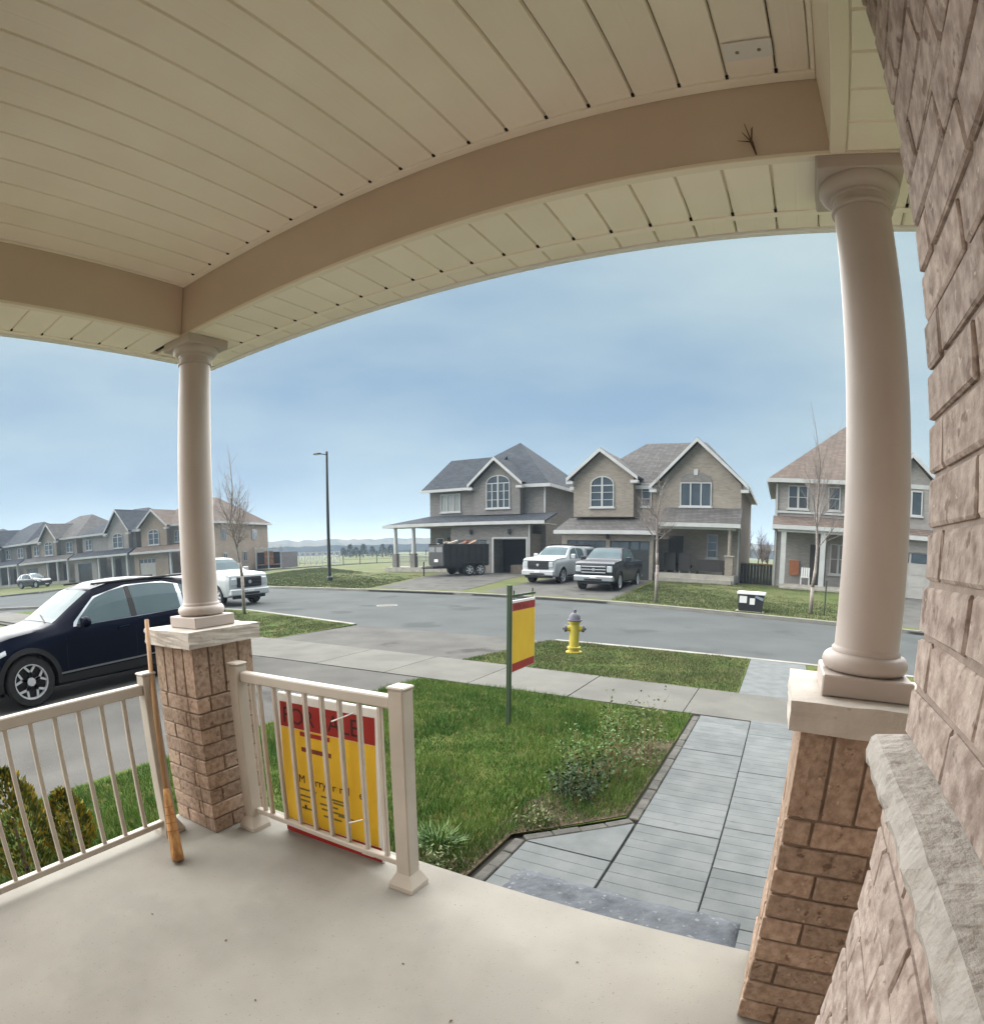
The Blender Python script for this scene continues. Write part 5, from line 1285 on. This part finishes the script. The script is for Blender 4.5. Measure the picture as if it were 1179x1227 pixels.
# hanging yard sign on a post
t = thing('yard_sign', 'yellow and red sign hanging from a dark green post in the front lawn', 'sign', (-2.625, 5.29, -.43), absolute=False)
M_post = mat('green_post', srgb(46,66,44), .6, srgb(58,70,50), 6)
MB().bbox(-.022,.022,-.022,.022,-.05,1.51,.003).build('post', M_post, t)
MB().bbox(-.011,.011,.0225,.64,1.38,1.405,.002).build('arm', M_post, t)
for y_ in (.10, .58):
    MB().tube((0,y_,1.406),(0,y_,1.45),.008,.008,8).build('finial', M_post, t); MB().tube((0,y_,1.379),(0,y_,1.345),.005,.005,6).build('hook', M_post, t)
sgn = MB().bbox(-.009,.009,.045,.635,.575,1.342,.002).build('board', M_signw, t)
for s_ in (-1, 1):
    xa, xb = (.0092,.0102) if s_ > 0 else (-.0102,-.0092)
    MB().box(xa,xb,.052,.628,.67,1.23).build('yellow_field', M_yel, sgn); MB().box(xa,xb,.052,.628,1.231,1.315).build('red_header', M_red, sgn); MB().box(xa,xb,.052,.628,.582,.669).build('red_footer', M_red, sgn)
    xx = .0103*s_
    me = text_mesh('FOR SALE', .075, .0003); me.materials.clear(); me.materials.append(M_ink); o = bpy.data.objects.new('lettering', me); COL.objects.link(o); o.parent = sgn
    o.location = (xx, .12 if s_ > 0 else .56, 1.245); o.rotation_euler = (math.pi/2, 0, math.pi/2*s_)

# hydrant
HY = (-3.60, 9.98); HZ = -.465
t = thing('fire_hydrant', 'yellow fire hydrant with grey caps on the boulevard grass', 'hydrant', (HY[0], HY[1], HZ), math.radians(200), absolute=False)
M_hy = mat('hydrant_yellow', srgb(186,170,66), .6, srgb(170,154,62), 6); M_hc = mat('hydrant_grey', srgb(96,94,104), .6, srgb(80,80,90), 8)
MB().lathe([(.15,0),(.15,.03),(.105,.035),(.105,.08),(.125,.085),(.125,.115),(.092,.12),(.09,.56),(.115,.565),(.115,.60),(.09,.602)], (0,0,0), 20).build('barrel', M_hy, t, ang=40)
MB().lathe([(.135,.6035),(.135,.625),(.115,.63),(.10,.70),(.06,.745),(.03,.755),(.03,.76)], (0,0,0), 20).build('bonnet', M_hc, t, ang=40)
MB().lathe([(.026,.7605),(.026,.815),(.018,.82)], (0,0,0), 6).build('operating_nut', M_hc, t)
for s_ in (-1,1):
    MB().lathe([(.055,s_*.075),(.055,s_*.14)], (0,0,.46), 14, axis='x').build('nozzle', M_hy, t); MB().lathe([(.068,s_*.1405),(.068,s_*.185),(.03,s_*.19),(.03,s_*.215)], (0,0,.46), 12, axis='x').build('nozzle_cap', M_hc, t)
MB().lathe([(.075,-.08),(.075,-.15)], (0,0,.36), 16, axis='y').build('pumper_nozzle', M_hy, t); MB().lathe([(.09,-.1505),(.09,-.195),(.035,-.2),(.035,-.23)], (0,0,.36), 14, axis='y').build('nozzle_cap', M_hc, t)

# street lamp
t = thing('street_lamp', 'tall black street lamp with short arm on the corner lot', 'street lamp', (-25.8, 26.45, -.42), absolute=False)
M_lp = mat('lamp_post_black', srgb(38,44,44), .5)
MB().tube((0,0,0),(0,0,8.2),.12,.075,16).build('pole', M_lp, t); MB().lathe([(.2,0),(.2,.25),(.13,.32)], (0,0,0), 16).build('base', M_lp, t)
MB().tube((0,0,8.0),(-.35,-.25,8.08),.035,.03,8).build('arm', M_lp, t)
MB().bbox(-.80,-.30,-.42,-.16,8.04,8.14,.02).build('lamp_head', M_lp, t); MB().box(-.74,-.40,-.38,-.2,8.03,8.039).build('lens', M_lamp, t)

# black bin by the far curb
t = thing('garbage_bin', 'black storage bin with white lid edge and pale patches by the far curb', 'bin', (-.98, 21.15, -.47))
M_bin = mat('bin_black', srgb(36,38,40), .5); za = -.466
MB().prism([(-1.40,za),(-.58,za),(-.52,za+.58),(-1.44,za+.58)], 'y', 20.85, 21.45).build('body', M_bin, t); MB().bbox(-1.47,-.49,20.80,21.5,za+.581,za+.66,.01).build('lid', M_white, t)
for (a, b, c, d_) in ((-1.38,-1.12,.28,.52),(-1.02,-.84,.24,.46)): MB().bbox(a,b,20.835,20.849,za+c,za+d_,.004).build('label_patch', M_signw, t)
MB().prism([(-.86,za+.50),(-.56,za+.38),(-.55,za+.48),(-.80,za+.56)], 'y', 20.835, 20.849).build('label_patch', mat('bin_label', srgb(130,140,150), .6), t)
MB().bbox(-1.50,-.50,20.78,21.5,-.48,za-.001,.005).build('pallet', M_conc2, t)

# broom leaning on the left pier
t = thing('straw_broom', 'straw broom with wooden handle leaning against the brick pier', 'broom', (-2.39, 1.24, 0))
M_hdl = mat('broom_handle', srgb(176,140,100), .6, srgb(140,104,72), 4, stretch=(1,1,.2)); M_straw = mat('broom_straw', srgb(186,142,88), .9, srgb(150,106,62), 60, bump=.6, bscale=120, stretch=(1,1,.15))
b0 = Vector((-2.395, 1.235, .0)); b1 = Vector((-2.80, 1.475, 1.15)); ax = (b1-b0).normalized(); hub = b0 + ax*.36
MB().tube(hub - ax*.05, b1, .0125, .0115, 12).build('handle', M_hdl, t, smooth=True)
side = ax.cross(Vector((0.5,.85,0))).normalized(); nrm = ax.cross(side).normalized()
mb = MB(); rr = random.Random(5)
# straw head: flat flared bundle
prof = [(0.01,.050,.030),(.05,.052,.030),(.12,.05,.028),(.20,.042,.025),(.27,.032,.022),(.33,.02,.018),(.37,.014,.014)]
V = []; n = 18
for h_, a_, c_ in prof:
    for k in range(n):
        q = 2*math.pi*k/n; j = 1+.08*math.sin(q*7+h_*40); V.append(b0 + ax*h_ + side*(a_*math.cos(q)*j) + nrm*(c_*math.sin(q)*j))
F = [(i*n+k, i*n+(k+1)%n, (i+1)*n+(k+1)%n, (i+1)*n+k) for i in range(len(prof)-1) for k in range(n)] + [tuple(range(n-1,-1,-1)), tuple((len(prof)-1)*n+k for k in range(n))]
mb.add(V, F); hd_ = mb.build('straw_head', M_straw, t, smooth=True)
for h_ in (.16,.20,.24,.28):
    i_ = .05 - (h_-.1)*.12; mb = MB(); m2 = 20
    for k in range(m2):
        q0, q1 = 2*math.pi*k/m2, 2*math.pi*(k+1)/m2
        mb.tube(b0+ax*h_+side*((i_+.004)*math.cos(q0))+nrm*((i_*.62+.004)*math.sin(q0)), b0+ax*h_+side*((i_+.004)*math.cos(q1))+nrm*((i_*.62+.004)*math.sin(q1)), .002, .002, 5)
    mb.build('stitching', mat('broom_stitch', srgb(150,84,60), .8), hd_)

# dry twig stuck to the beam
mb = MB(); rr = random.Random(9); p = Vector((-.03,1.622,2.66))
for k in range(5):
    q = p + Vector((rr.uniform(-.09,.02), rr.uniform(-.012,0), rr.uniform(-.01,.09))); mb.tube(p, q, .0022, .001, 5)
mb.tube(p, p+Vector((.008,-.004,-.05)), .005, .002, 6); tag(mb.build('dry_twigs', mat('twig', srgb(96,74,56), .9)), 'small tuft of dry twigs hanging from the beam edge', 'twigs')

# ================================================================ trees and plants
M_bark = mat('grey_bark', srgb(152,142,136), .95, srgb(126,117,112), 12, bump=.5, bscale=40)
M_bark2 = mat('brown_bark', srgb(112,98,90), .95, srgb(92,80,74), 12)
def bare_tree(label, loc, hgt, r0, seed, levels=5, spread=.55, nb=3, bark=None, first=.28, upright=.5, group=None, lean=(0,0)):
    t = thing('bare_tree', label, 'tree', loc, absolute=False, group=group); r = random.Random(seed); tr = MB(); cr_ = MB()
    def grow(p, dv, L, rad, lev):
        segs = 4 if lev < 2 else 3; q = p
        for k in range(segs):
            dv = (dv + Vector((r.uniform(-1,1), r.uniform(-1,1), r.uniform(-.3,.7)*upright))*(.10+.03*lev)).normalized(); nq = q + dv*(L/segs); ra, rb = rad*(1-.42*k/segs), rad*(1-.42*(k+1)/segs)
            (tr if lev == 0 else cr_).tube(q, nq, ra, rb, 8 if lev == 0 else (6 if lev < 2 else 4), cap=(lev == 0 and k == 0))
            if lev < levels and (k > 0 or lev > 0):
                for b in range(nb if lev < 2 else 2):
                    if r.random() < (.8 if lev < 3 else .62):
                        a = r.uniform(0, 2*math.pi); o_ = dv.orthogonal().normalized(); o_ = Matrix.Rotation(a, 3, dv) @ o_
                        nd = (dv*(1-spread*.55) + o_*spread*r.uniform(.6,1.1) + Vector((0,0,upright*.5))).normalized(); grow(nq, nd, L*r.uniform(.42,.68)*(.85 if lev else .8), rb*r.uniform(.42,.6), lev+1)
            q = nq
        if lev < levels: grow(q, (dv+Vector((r.uniform(-.3,.3), r.uniform(-.3,.3), .4))).normalized(), L*.62, rad*.55, lev+1)
    H0 = hgt*first; dv0 = Vector((lean[0], lean[1], 1)).normalized()
    tr.tube((0,0,-.05), Vector((0,0,-.05))+dv0*H0, r0, r0*.85, 10); grow(Vector((0,0,-.05))+dv0*H0, dv0, hgt*.36, r0*.85, 0)
    tr.build('trunk', bark or M_bark, t, smooth=True); cr_.build('crown', bark or M_bark, t, smooth=True); return t
bare_tree('thin bare street tree on the boulevard before the white street truck', (-15.45, 11.72, -.47), 5.0, .06, 31, 4, .70, 3, first=.26, upright=.3)
bare_tree('small bare tree on the lawn of the tan house', (-4.6, 21.9, -.46), 4.9, .07, 14, 4, .75, 3, first=.30, upright=.2)
bare_tree('tall bare tree with steep limbs before the pale house', (1.15, 21.9, -.46), 7.6, .075, 15, 4, .56, 3, first=.13, upright=.5)
stk = MB(); stk.tube((1.62,21.7,-.5),(1.62,21.7,.75),.025,.025,8); tag(stk.build('tree_stake', mat('stake_green', srgb(48,60,50), .7)), 'thin dark stake beside the tall bare tree', 'stake')

# bare scrub behind the gap between the houses, dark conifers at the field's edge
for k in range(9):
    x_ = -5.2 + .55*k + rnd.uniform(-.3,.3); y_ = 60 + rnd.uniform(-5,8)
    bare_tree('bare scrub tree behind the dark side fence between the houses', (x_*1.3, y_, -.3), rnd.uniform(3.8,5.6), .10, 40+k, 3, .7, 4, M_bark2, first=.08, group='scrub trees behind the side fence')
M_scrub = mat('scrub_twigs', srgb(124,112,98), .95, srgb(104,96,84), 1.5)
def needle_clump(label, loc, hgt, wid, seed, m, name='conifer', group=None, n=700):
    t = thing(name, label, 'tree', loc, absolute=False, group=group); g = np.random.default_rng(seed)
    u = g.uniform(0,1,n)**.8; a = g.uniform(0,2*np.pi,n); rad = wid*(1-u*.85)*g.uniform(.3,1.,n)**.6*(1+.25*np.sin(a*3+u*9))
    mb = MB()
    for i in range(n):
        c = Vector((rad[i]*math.cos(a[i]), rad[i]*math.sin(a[i]), .08*hgt+u[i]*hgt*.92)); s_ = hgt*.07*g.uniform(.6,1.4); d1 = Vector(g.normal(size=3)).normalized()*s_; d2 = Vector(g.normal(size=3)).normalized()*s_*.5
        mb.add([c-d2, c+d2, c+d1+d2*.3, c+d1-d2*.3], [(0,1,2,3)])
    mb.build('crown', m, t); MB().tube((0,0,0),(0,0,hgt*.7),wid*.08,wid*.03,6).build('trunk', M_bark2, t); return t
M_conif = mat('conifer_green', srgb(40,54,40), .9, srgb(54,66,46), 3)
for i, a_ in enumerate((-42.9,-42.2,-41.6,-40.9,-40.0,-39.0,-38.2)):
    p = az(a_, 150+6*math.sin(i*2.1)); needle_clump('dark round shrub at the far edge of the field', (p.x, p.y, -.3), 2.6+.9*math.sin(i*1.7)**2, 1.9, 60+i, M_conif, group='dark shrubs at the edge of the field')
# wooded hills on the horizon
M_hill = mat('wooded_hill', srgb(70,72,66), .98, srgb(84,82,72), .03, detail=10, c3=srgb(56,62,52), thr=.52, s3=.08)
def ridge(name, D_, a0, a1, base, amp, seed, n=160, tree=3.0):
    mb = MB(); V = []; r = random.Random(seed)
    for i in range(n+1):
        a_ = a0 + (a1-a0)*i/n; p = az(a_, D_); q = az(a_, D_*1.25)
        hgt = base + amp*noise.noise(Vector((a_*.09, seed, 0))) + amp*.4*noise.noise(Vector((a_*.35, seed, 3))) + tree*noise.noise(Vector((a_*3.1, seed, 7))) + tree*.6*r.uniform(-.5,.5)
        V += [(p.x, p.y, -2), (p.x*1.0, p.y*1.0, hgt*.55), (p.x*1.04, p.y*1.04, hgt), (q.x, q.y, -2)]
    mb.add(V, [(i*4+j, (i+1)*4+j, (i+1)*4+j+1, i*4+j+1) for i in range(n) for j in range(3)]); return struct(mb.build(name, M_hill))
ridge('hills', 900, -100, 60, 17, 4, 2); ridge('wooded_ridge', 420, -100, 60, 10.6, 1.8, 5, n=300, tree=1.2)

# ---- planting bed by the walk
M_leaf = mat('bed_leaves', srgb(52,84,36), .7, srgb(80,104,46), 8); M_dry = mat('dry_stems', srgb(150,132,98), .9, srgb(116,98,70), 12); M_grn = mat('grey_green_leaves', srgb(84,100,62), .8, srgb(112,116,80), 9); M_dkg = mat('dark_leaves', srgb(34,56,30), .75, srgb(50,72,38), 8)
def shrub(label, loc, hgt, wid, seed, leaves, stems, nleaf, nstem, ls=.03, name='garden_shrub', upright=.8):
    t = thing(name, label, 'shrub', loc, absolute=False); g = random.Random(seed); st = MB(); lf = MB(); tips = []
    for k in range(nstem):
        a = g.uniform(0,2*math.pi); rr_ = wid*g.uniform(.05,.55); b = Vector((rr_*.5*math.cos(a), rr_*.5*math.sin(a), -.01)); p = b; dv = Vector((math.cos(a)*(1-upright)*1.2, math.sin(a)*(1-upright)*1.2, 1)).normalized(); L = hgt*g.uniform(.55,1.05)
        for s_ in range(4):
            dv = (dv + Vector((g.uniform(-1,1), g.uniform(-1,1), g.uniform(-.2,.3)))*.2).normalized(); q = p + dv*L/4; st.tube(p, q, .0032*(1-.2*s_), .0028*(1-.25*s_), 4, cap=False); p = q; tips.append((p, dv))
            if s_ > 1 and g.random() < .6: dd_ = (dv+Vector((g.uniform(-1,1),g.uniform(-1,1),.3))*.9).normalized(); q2 = p+dd_*L*.2; st.tube(p, q2, .002, .001, 4, cap=False); tips.append((q2, dd_))
    for k in range(nleaf):
        p, dv = tips[g.randrange(len(tips))]; c = p + Vector((g.uniform(-1,1), g.uniform(-1,1), g.uniform(-1,1)))*wid*.13; l_ = ls*g.uniform(.6,1.4); u = Vector((g.uniform(-1,1), g.uniform(-1,1), g.uniform(-.2,1))).normalized(); v = u.orthogonal().normalized(); v = Matrix.Rotation(g.uniform(0,6.28),3,u) @ v
        lf.add([c, c+u*l_*.5+v*l_*.28, c+u*l_, c+u*l_*.5-v*l_*.28], [(0,1,2,3)])
    if nstem: st.build('stems', stems, t)['kind'] = 'stuff'
    if nleaf: lf.build('leaves', leaves, t)['kind'] = 'stuff'
    return t
def clump(label, loc, hgt, wid, seed, m, n, wd=.005, name='leafy_clump'):
    """tuft of arching blades"""
    t = thing(name, label, 'plant', loc, absolute=False); g = random.Random(seed); mb = MB()
    for k in range(n):
        a = g.uniform(0,2*math.pi); r_ = wid*.35*math.sqrt(g.random()); b = Vector((r_*math.cos(a), r_*math.sin(a), -.01)); a2 = a+g.uniform(-.7,.7); out = Vector((math.cos(a2), math.sin(a2), 0)); L = hgt*g.uniform(.5,1.05); s_ = Vector((-math.sin(a2), math.cos(a2), 0))*wd*g.uniform(.6,1.3); sp_ = wid*.5*g.uniform(.2,1.)
        m1 = b + Vector((0,0,L*.6)) + out*sp_*.35; m2 = b + Vector((0,0,L*g.uniform(.8,1.))) + out*sp_
        mb.add([b-s_, b+s_, m1+s_*.9, m1-s_*.9, m2], [(0,1,2,3),(3,2,4)])
    mb.build('leaves', m, t)['kind'] = 'stuff'; return t
GZ = -.425
shrub('dense dark green leafy shrub at the bend of the walk', (-1.33,3.86,GZ), .28, .46, 1, M_dkg, M_bark2, 800, 26, .032, upright=.6)
shrub('upright green shrub with fine leaves behind the dark one', (-1.40,4.2,GZ), .44, .36, 2, M_leaf, M_dry, 520, 24, .03, upright=.85)
shrub('dry tan rose stems beside the green clumps along the walk', (-1.16,4.35,GZ), .48, .40, 3, M_leaf, M_dry, 160, 16, .035)
shrub('slim green shrub beside the dry stems, farther along the walk', (-1.34,4.85,GZ), .48, .36, 4, M_leaf, M_dry, 460, 22, .03, upright=.85)
shrub('leggy dry shrub nearest the sidewalk in the planting bed', (-1.10,5.15,GZ), .52, .44, 5, M_grn, M_dry, 180, 18, .035)
shrub('low reddish twiggy shrub by the edging stones', (-1.0,4.75,GZ), .28, .32, 6, M_grn, mat('reddish_stems', srgb(128,96,78), .9), 140, 14, .03)
shrub('grey-green ground cover spilling over the bent edging', (-1.42,3.35,GZ), .08, .42, 7, M_grn, M_dry, 260, 18, .028, 'ground_cover', .3)
shrub('pale green ground cover beside the porch corner', (-1.75,2.42,GZ), .12, .5, 8, M_grn, M_dry, 380, 24, .034, 'ground_cover', .35)
clump('bright grass tuft between the lawn and the porch', (-1.85,2.72,GZ), .15, .34, 9, M_leaf, 160, .005)
for i, (x_, y_, s_) in enumerate(((-.02,1.42,.012),(-.75,1.15,.009),(-1.05,1.3,.008),(-.5,1.62,.007),(-1.7,1.0,.010),(-2.1,.9,.008),(-.3,1.2,.006),(-1.35,.85,.007))):
    mb = MB(); a_ = i*1.3; c_, d2 = math.cos(a_)*s_, math.sin(a_)*s_
    mb.add([(x_-c_,y_-d2,.0015),(x_+d2*.5,y_-c_*.5,.004),(x_+c_,y_+d2,.002),(x_-d2*.5,y_+c_*.5,.0045)], [(0,1,2,3)]); tag(mb.build('leaf_scrap', mat('leaf_scrap', srgb(86,66,50), .9)), 'tiny dry leaf scrap lying on the porch floor', 'leaf scrap', 'leaf scraps on the porch floor')
# planting bed soil, dark mulch strip
sheet('planting_bed', [(-1.72,2.0),(-1.5,2.0),(-1.5,3.1),(-.885,3.74),(-.885,5.6),(-1.2,5.5),(-1.45,4.4),(-1.62,3.6)], -.418, mat('mulch', srgb(74,62,46), .98, srgb(52,44,34), 14, bump=1, bscale=50, c3=srgb(110,98,70), thr=.6, s3=40))
# golden cedar by the side railing
M_ced = mat('cedar_green', srgb(58,76,30), .85, srgb(96,102,38), 9); M_gold = mat('cedar_gold', srgb(164,140,46), .85, srgb(128,118,40), 12)
def cedar(label, loc, hgt, wid, seed, n=2600, gold=.35):
    t = thing('cedar_bush', label, 'bush', loc, absolute=False); g = random.Random(seed); mg = MB(); my = MB()
    for k in range(n):
        u = g.random()**.8; a = g.uniform(0,2*math.pi); R_ = wid*(math.sin(math.pi*min(1,(u*.86+.14)))**.7)*(1+.18*math.sin(5*a+6*u)); f = g.uniform(.45,1)**.5; c = Vector((R_*f*math.cos(a), R_*f*math.sin(a), .02+hgt*u)); out = Vector((math.cos(a)*.6, math.sin(a)*.6, g.uniform(.5,1.4))).normalized(); s_ = g.uniform(.025,.06); v = out.orthogonal().normalized(); v = Matrix.Rotation(g.uniform(0,6.28),3,out) @ v
        tgt = my if (f > .86 and g.random() < gold) else mg
        tgt.add([c, c+out*s_*.5+v*s_*.22, c+out*s_, c+out*s_*.5-v*s_*.22], [(0,1,2,3)])
    mg.build('foliage', M_ced, t)['kind'] = 'stuff'; my.build('golden_tips', M_gold, t)['kind'] = 'stuff'; MB().tube((0,0,-.03),(0,0,hgt*.6),.02,.008,6).build('stem', M_bark2, t); return t
cedar('golden-tipped cedar bush on the grass beyond the side railing', (-3.72,.80,GZ), .70, .21, 3, 2600, .55)
cedar('smaller golden cedar bush beside the taller one, beyond the side railing', (-3.70,1.14,GZ), .46, .15, 5, 1700, .75)
# ---------------------------------------------------------------- the hazy air of the day
hz = MB().box(-1600, 1600, -1600, 1600, -2.2, 32).build('haze', [], org=(0, 0, 0)); hz['kind'] = 'stuff'; tag(hz, 'thin pale haze filling the air over the street', 'haze')
MH = bpy.data.materials.new('haze'); MH.use_nodes = True; n_ = MH.node_tree.nodes; n_.clear()
ho = n_.new('ShaderNodeOutputMaterial'); pv = n_.new('ShaderNodeVolumePrincipled'); pv.inputs['Density'].default_value = .0006; pv.inputs['Color'].default_value = (.55, .70, .88, 1); pv.inputs['Anisotropy'].default_value = .2
MH.node_tree.links.new(pv.outputs[0], ho.inputs['Volume']); hz.data.materials.append(MH)
for k in list(bpy.data.objects):
    for key in ('_abs', '_org'):
        if key in k: del k[key]
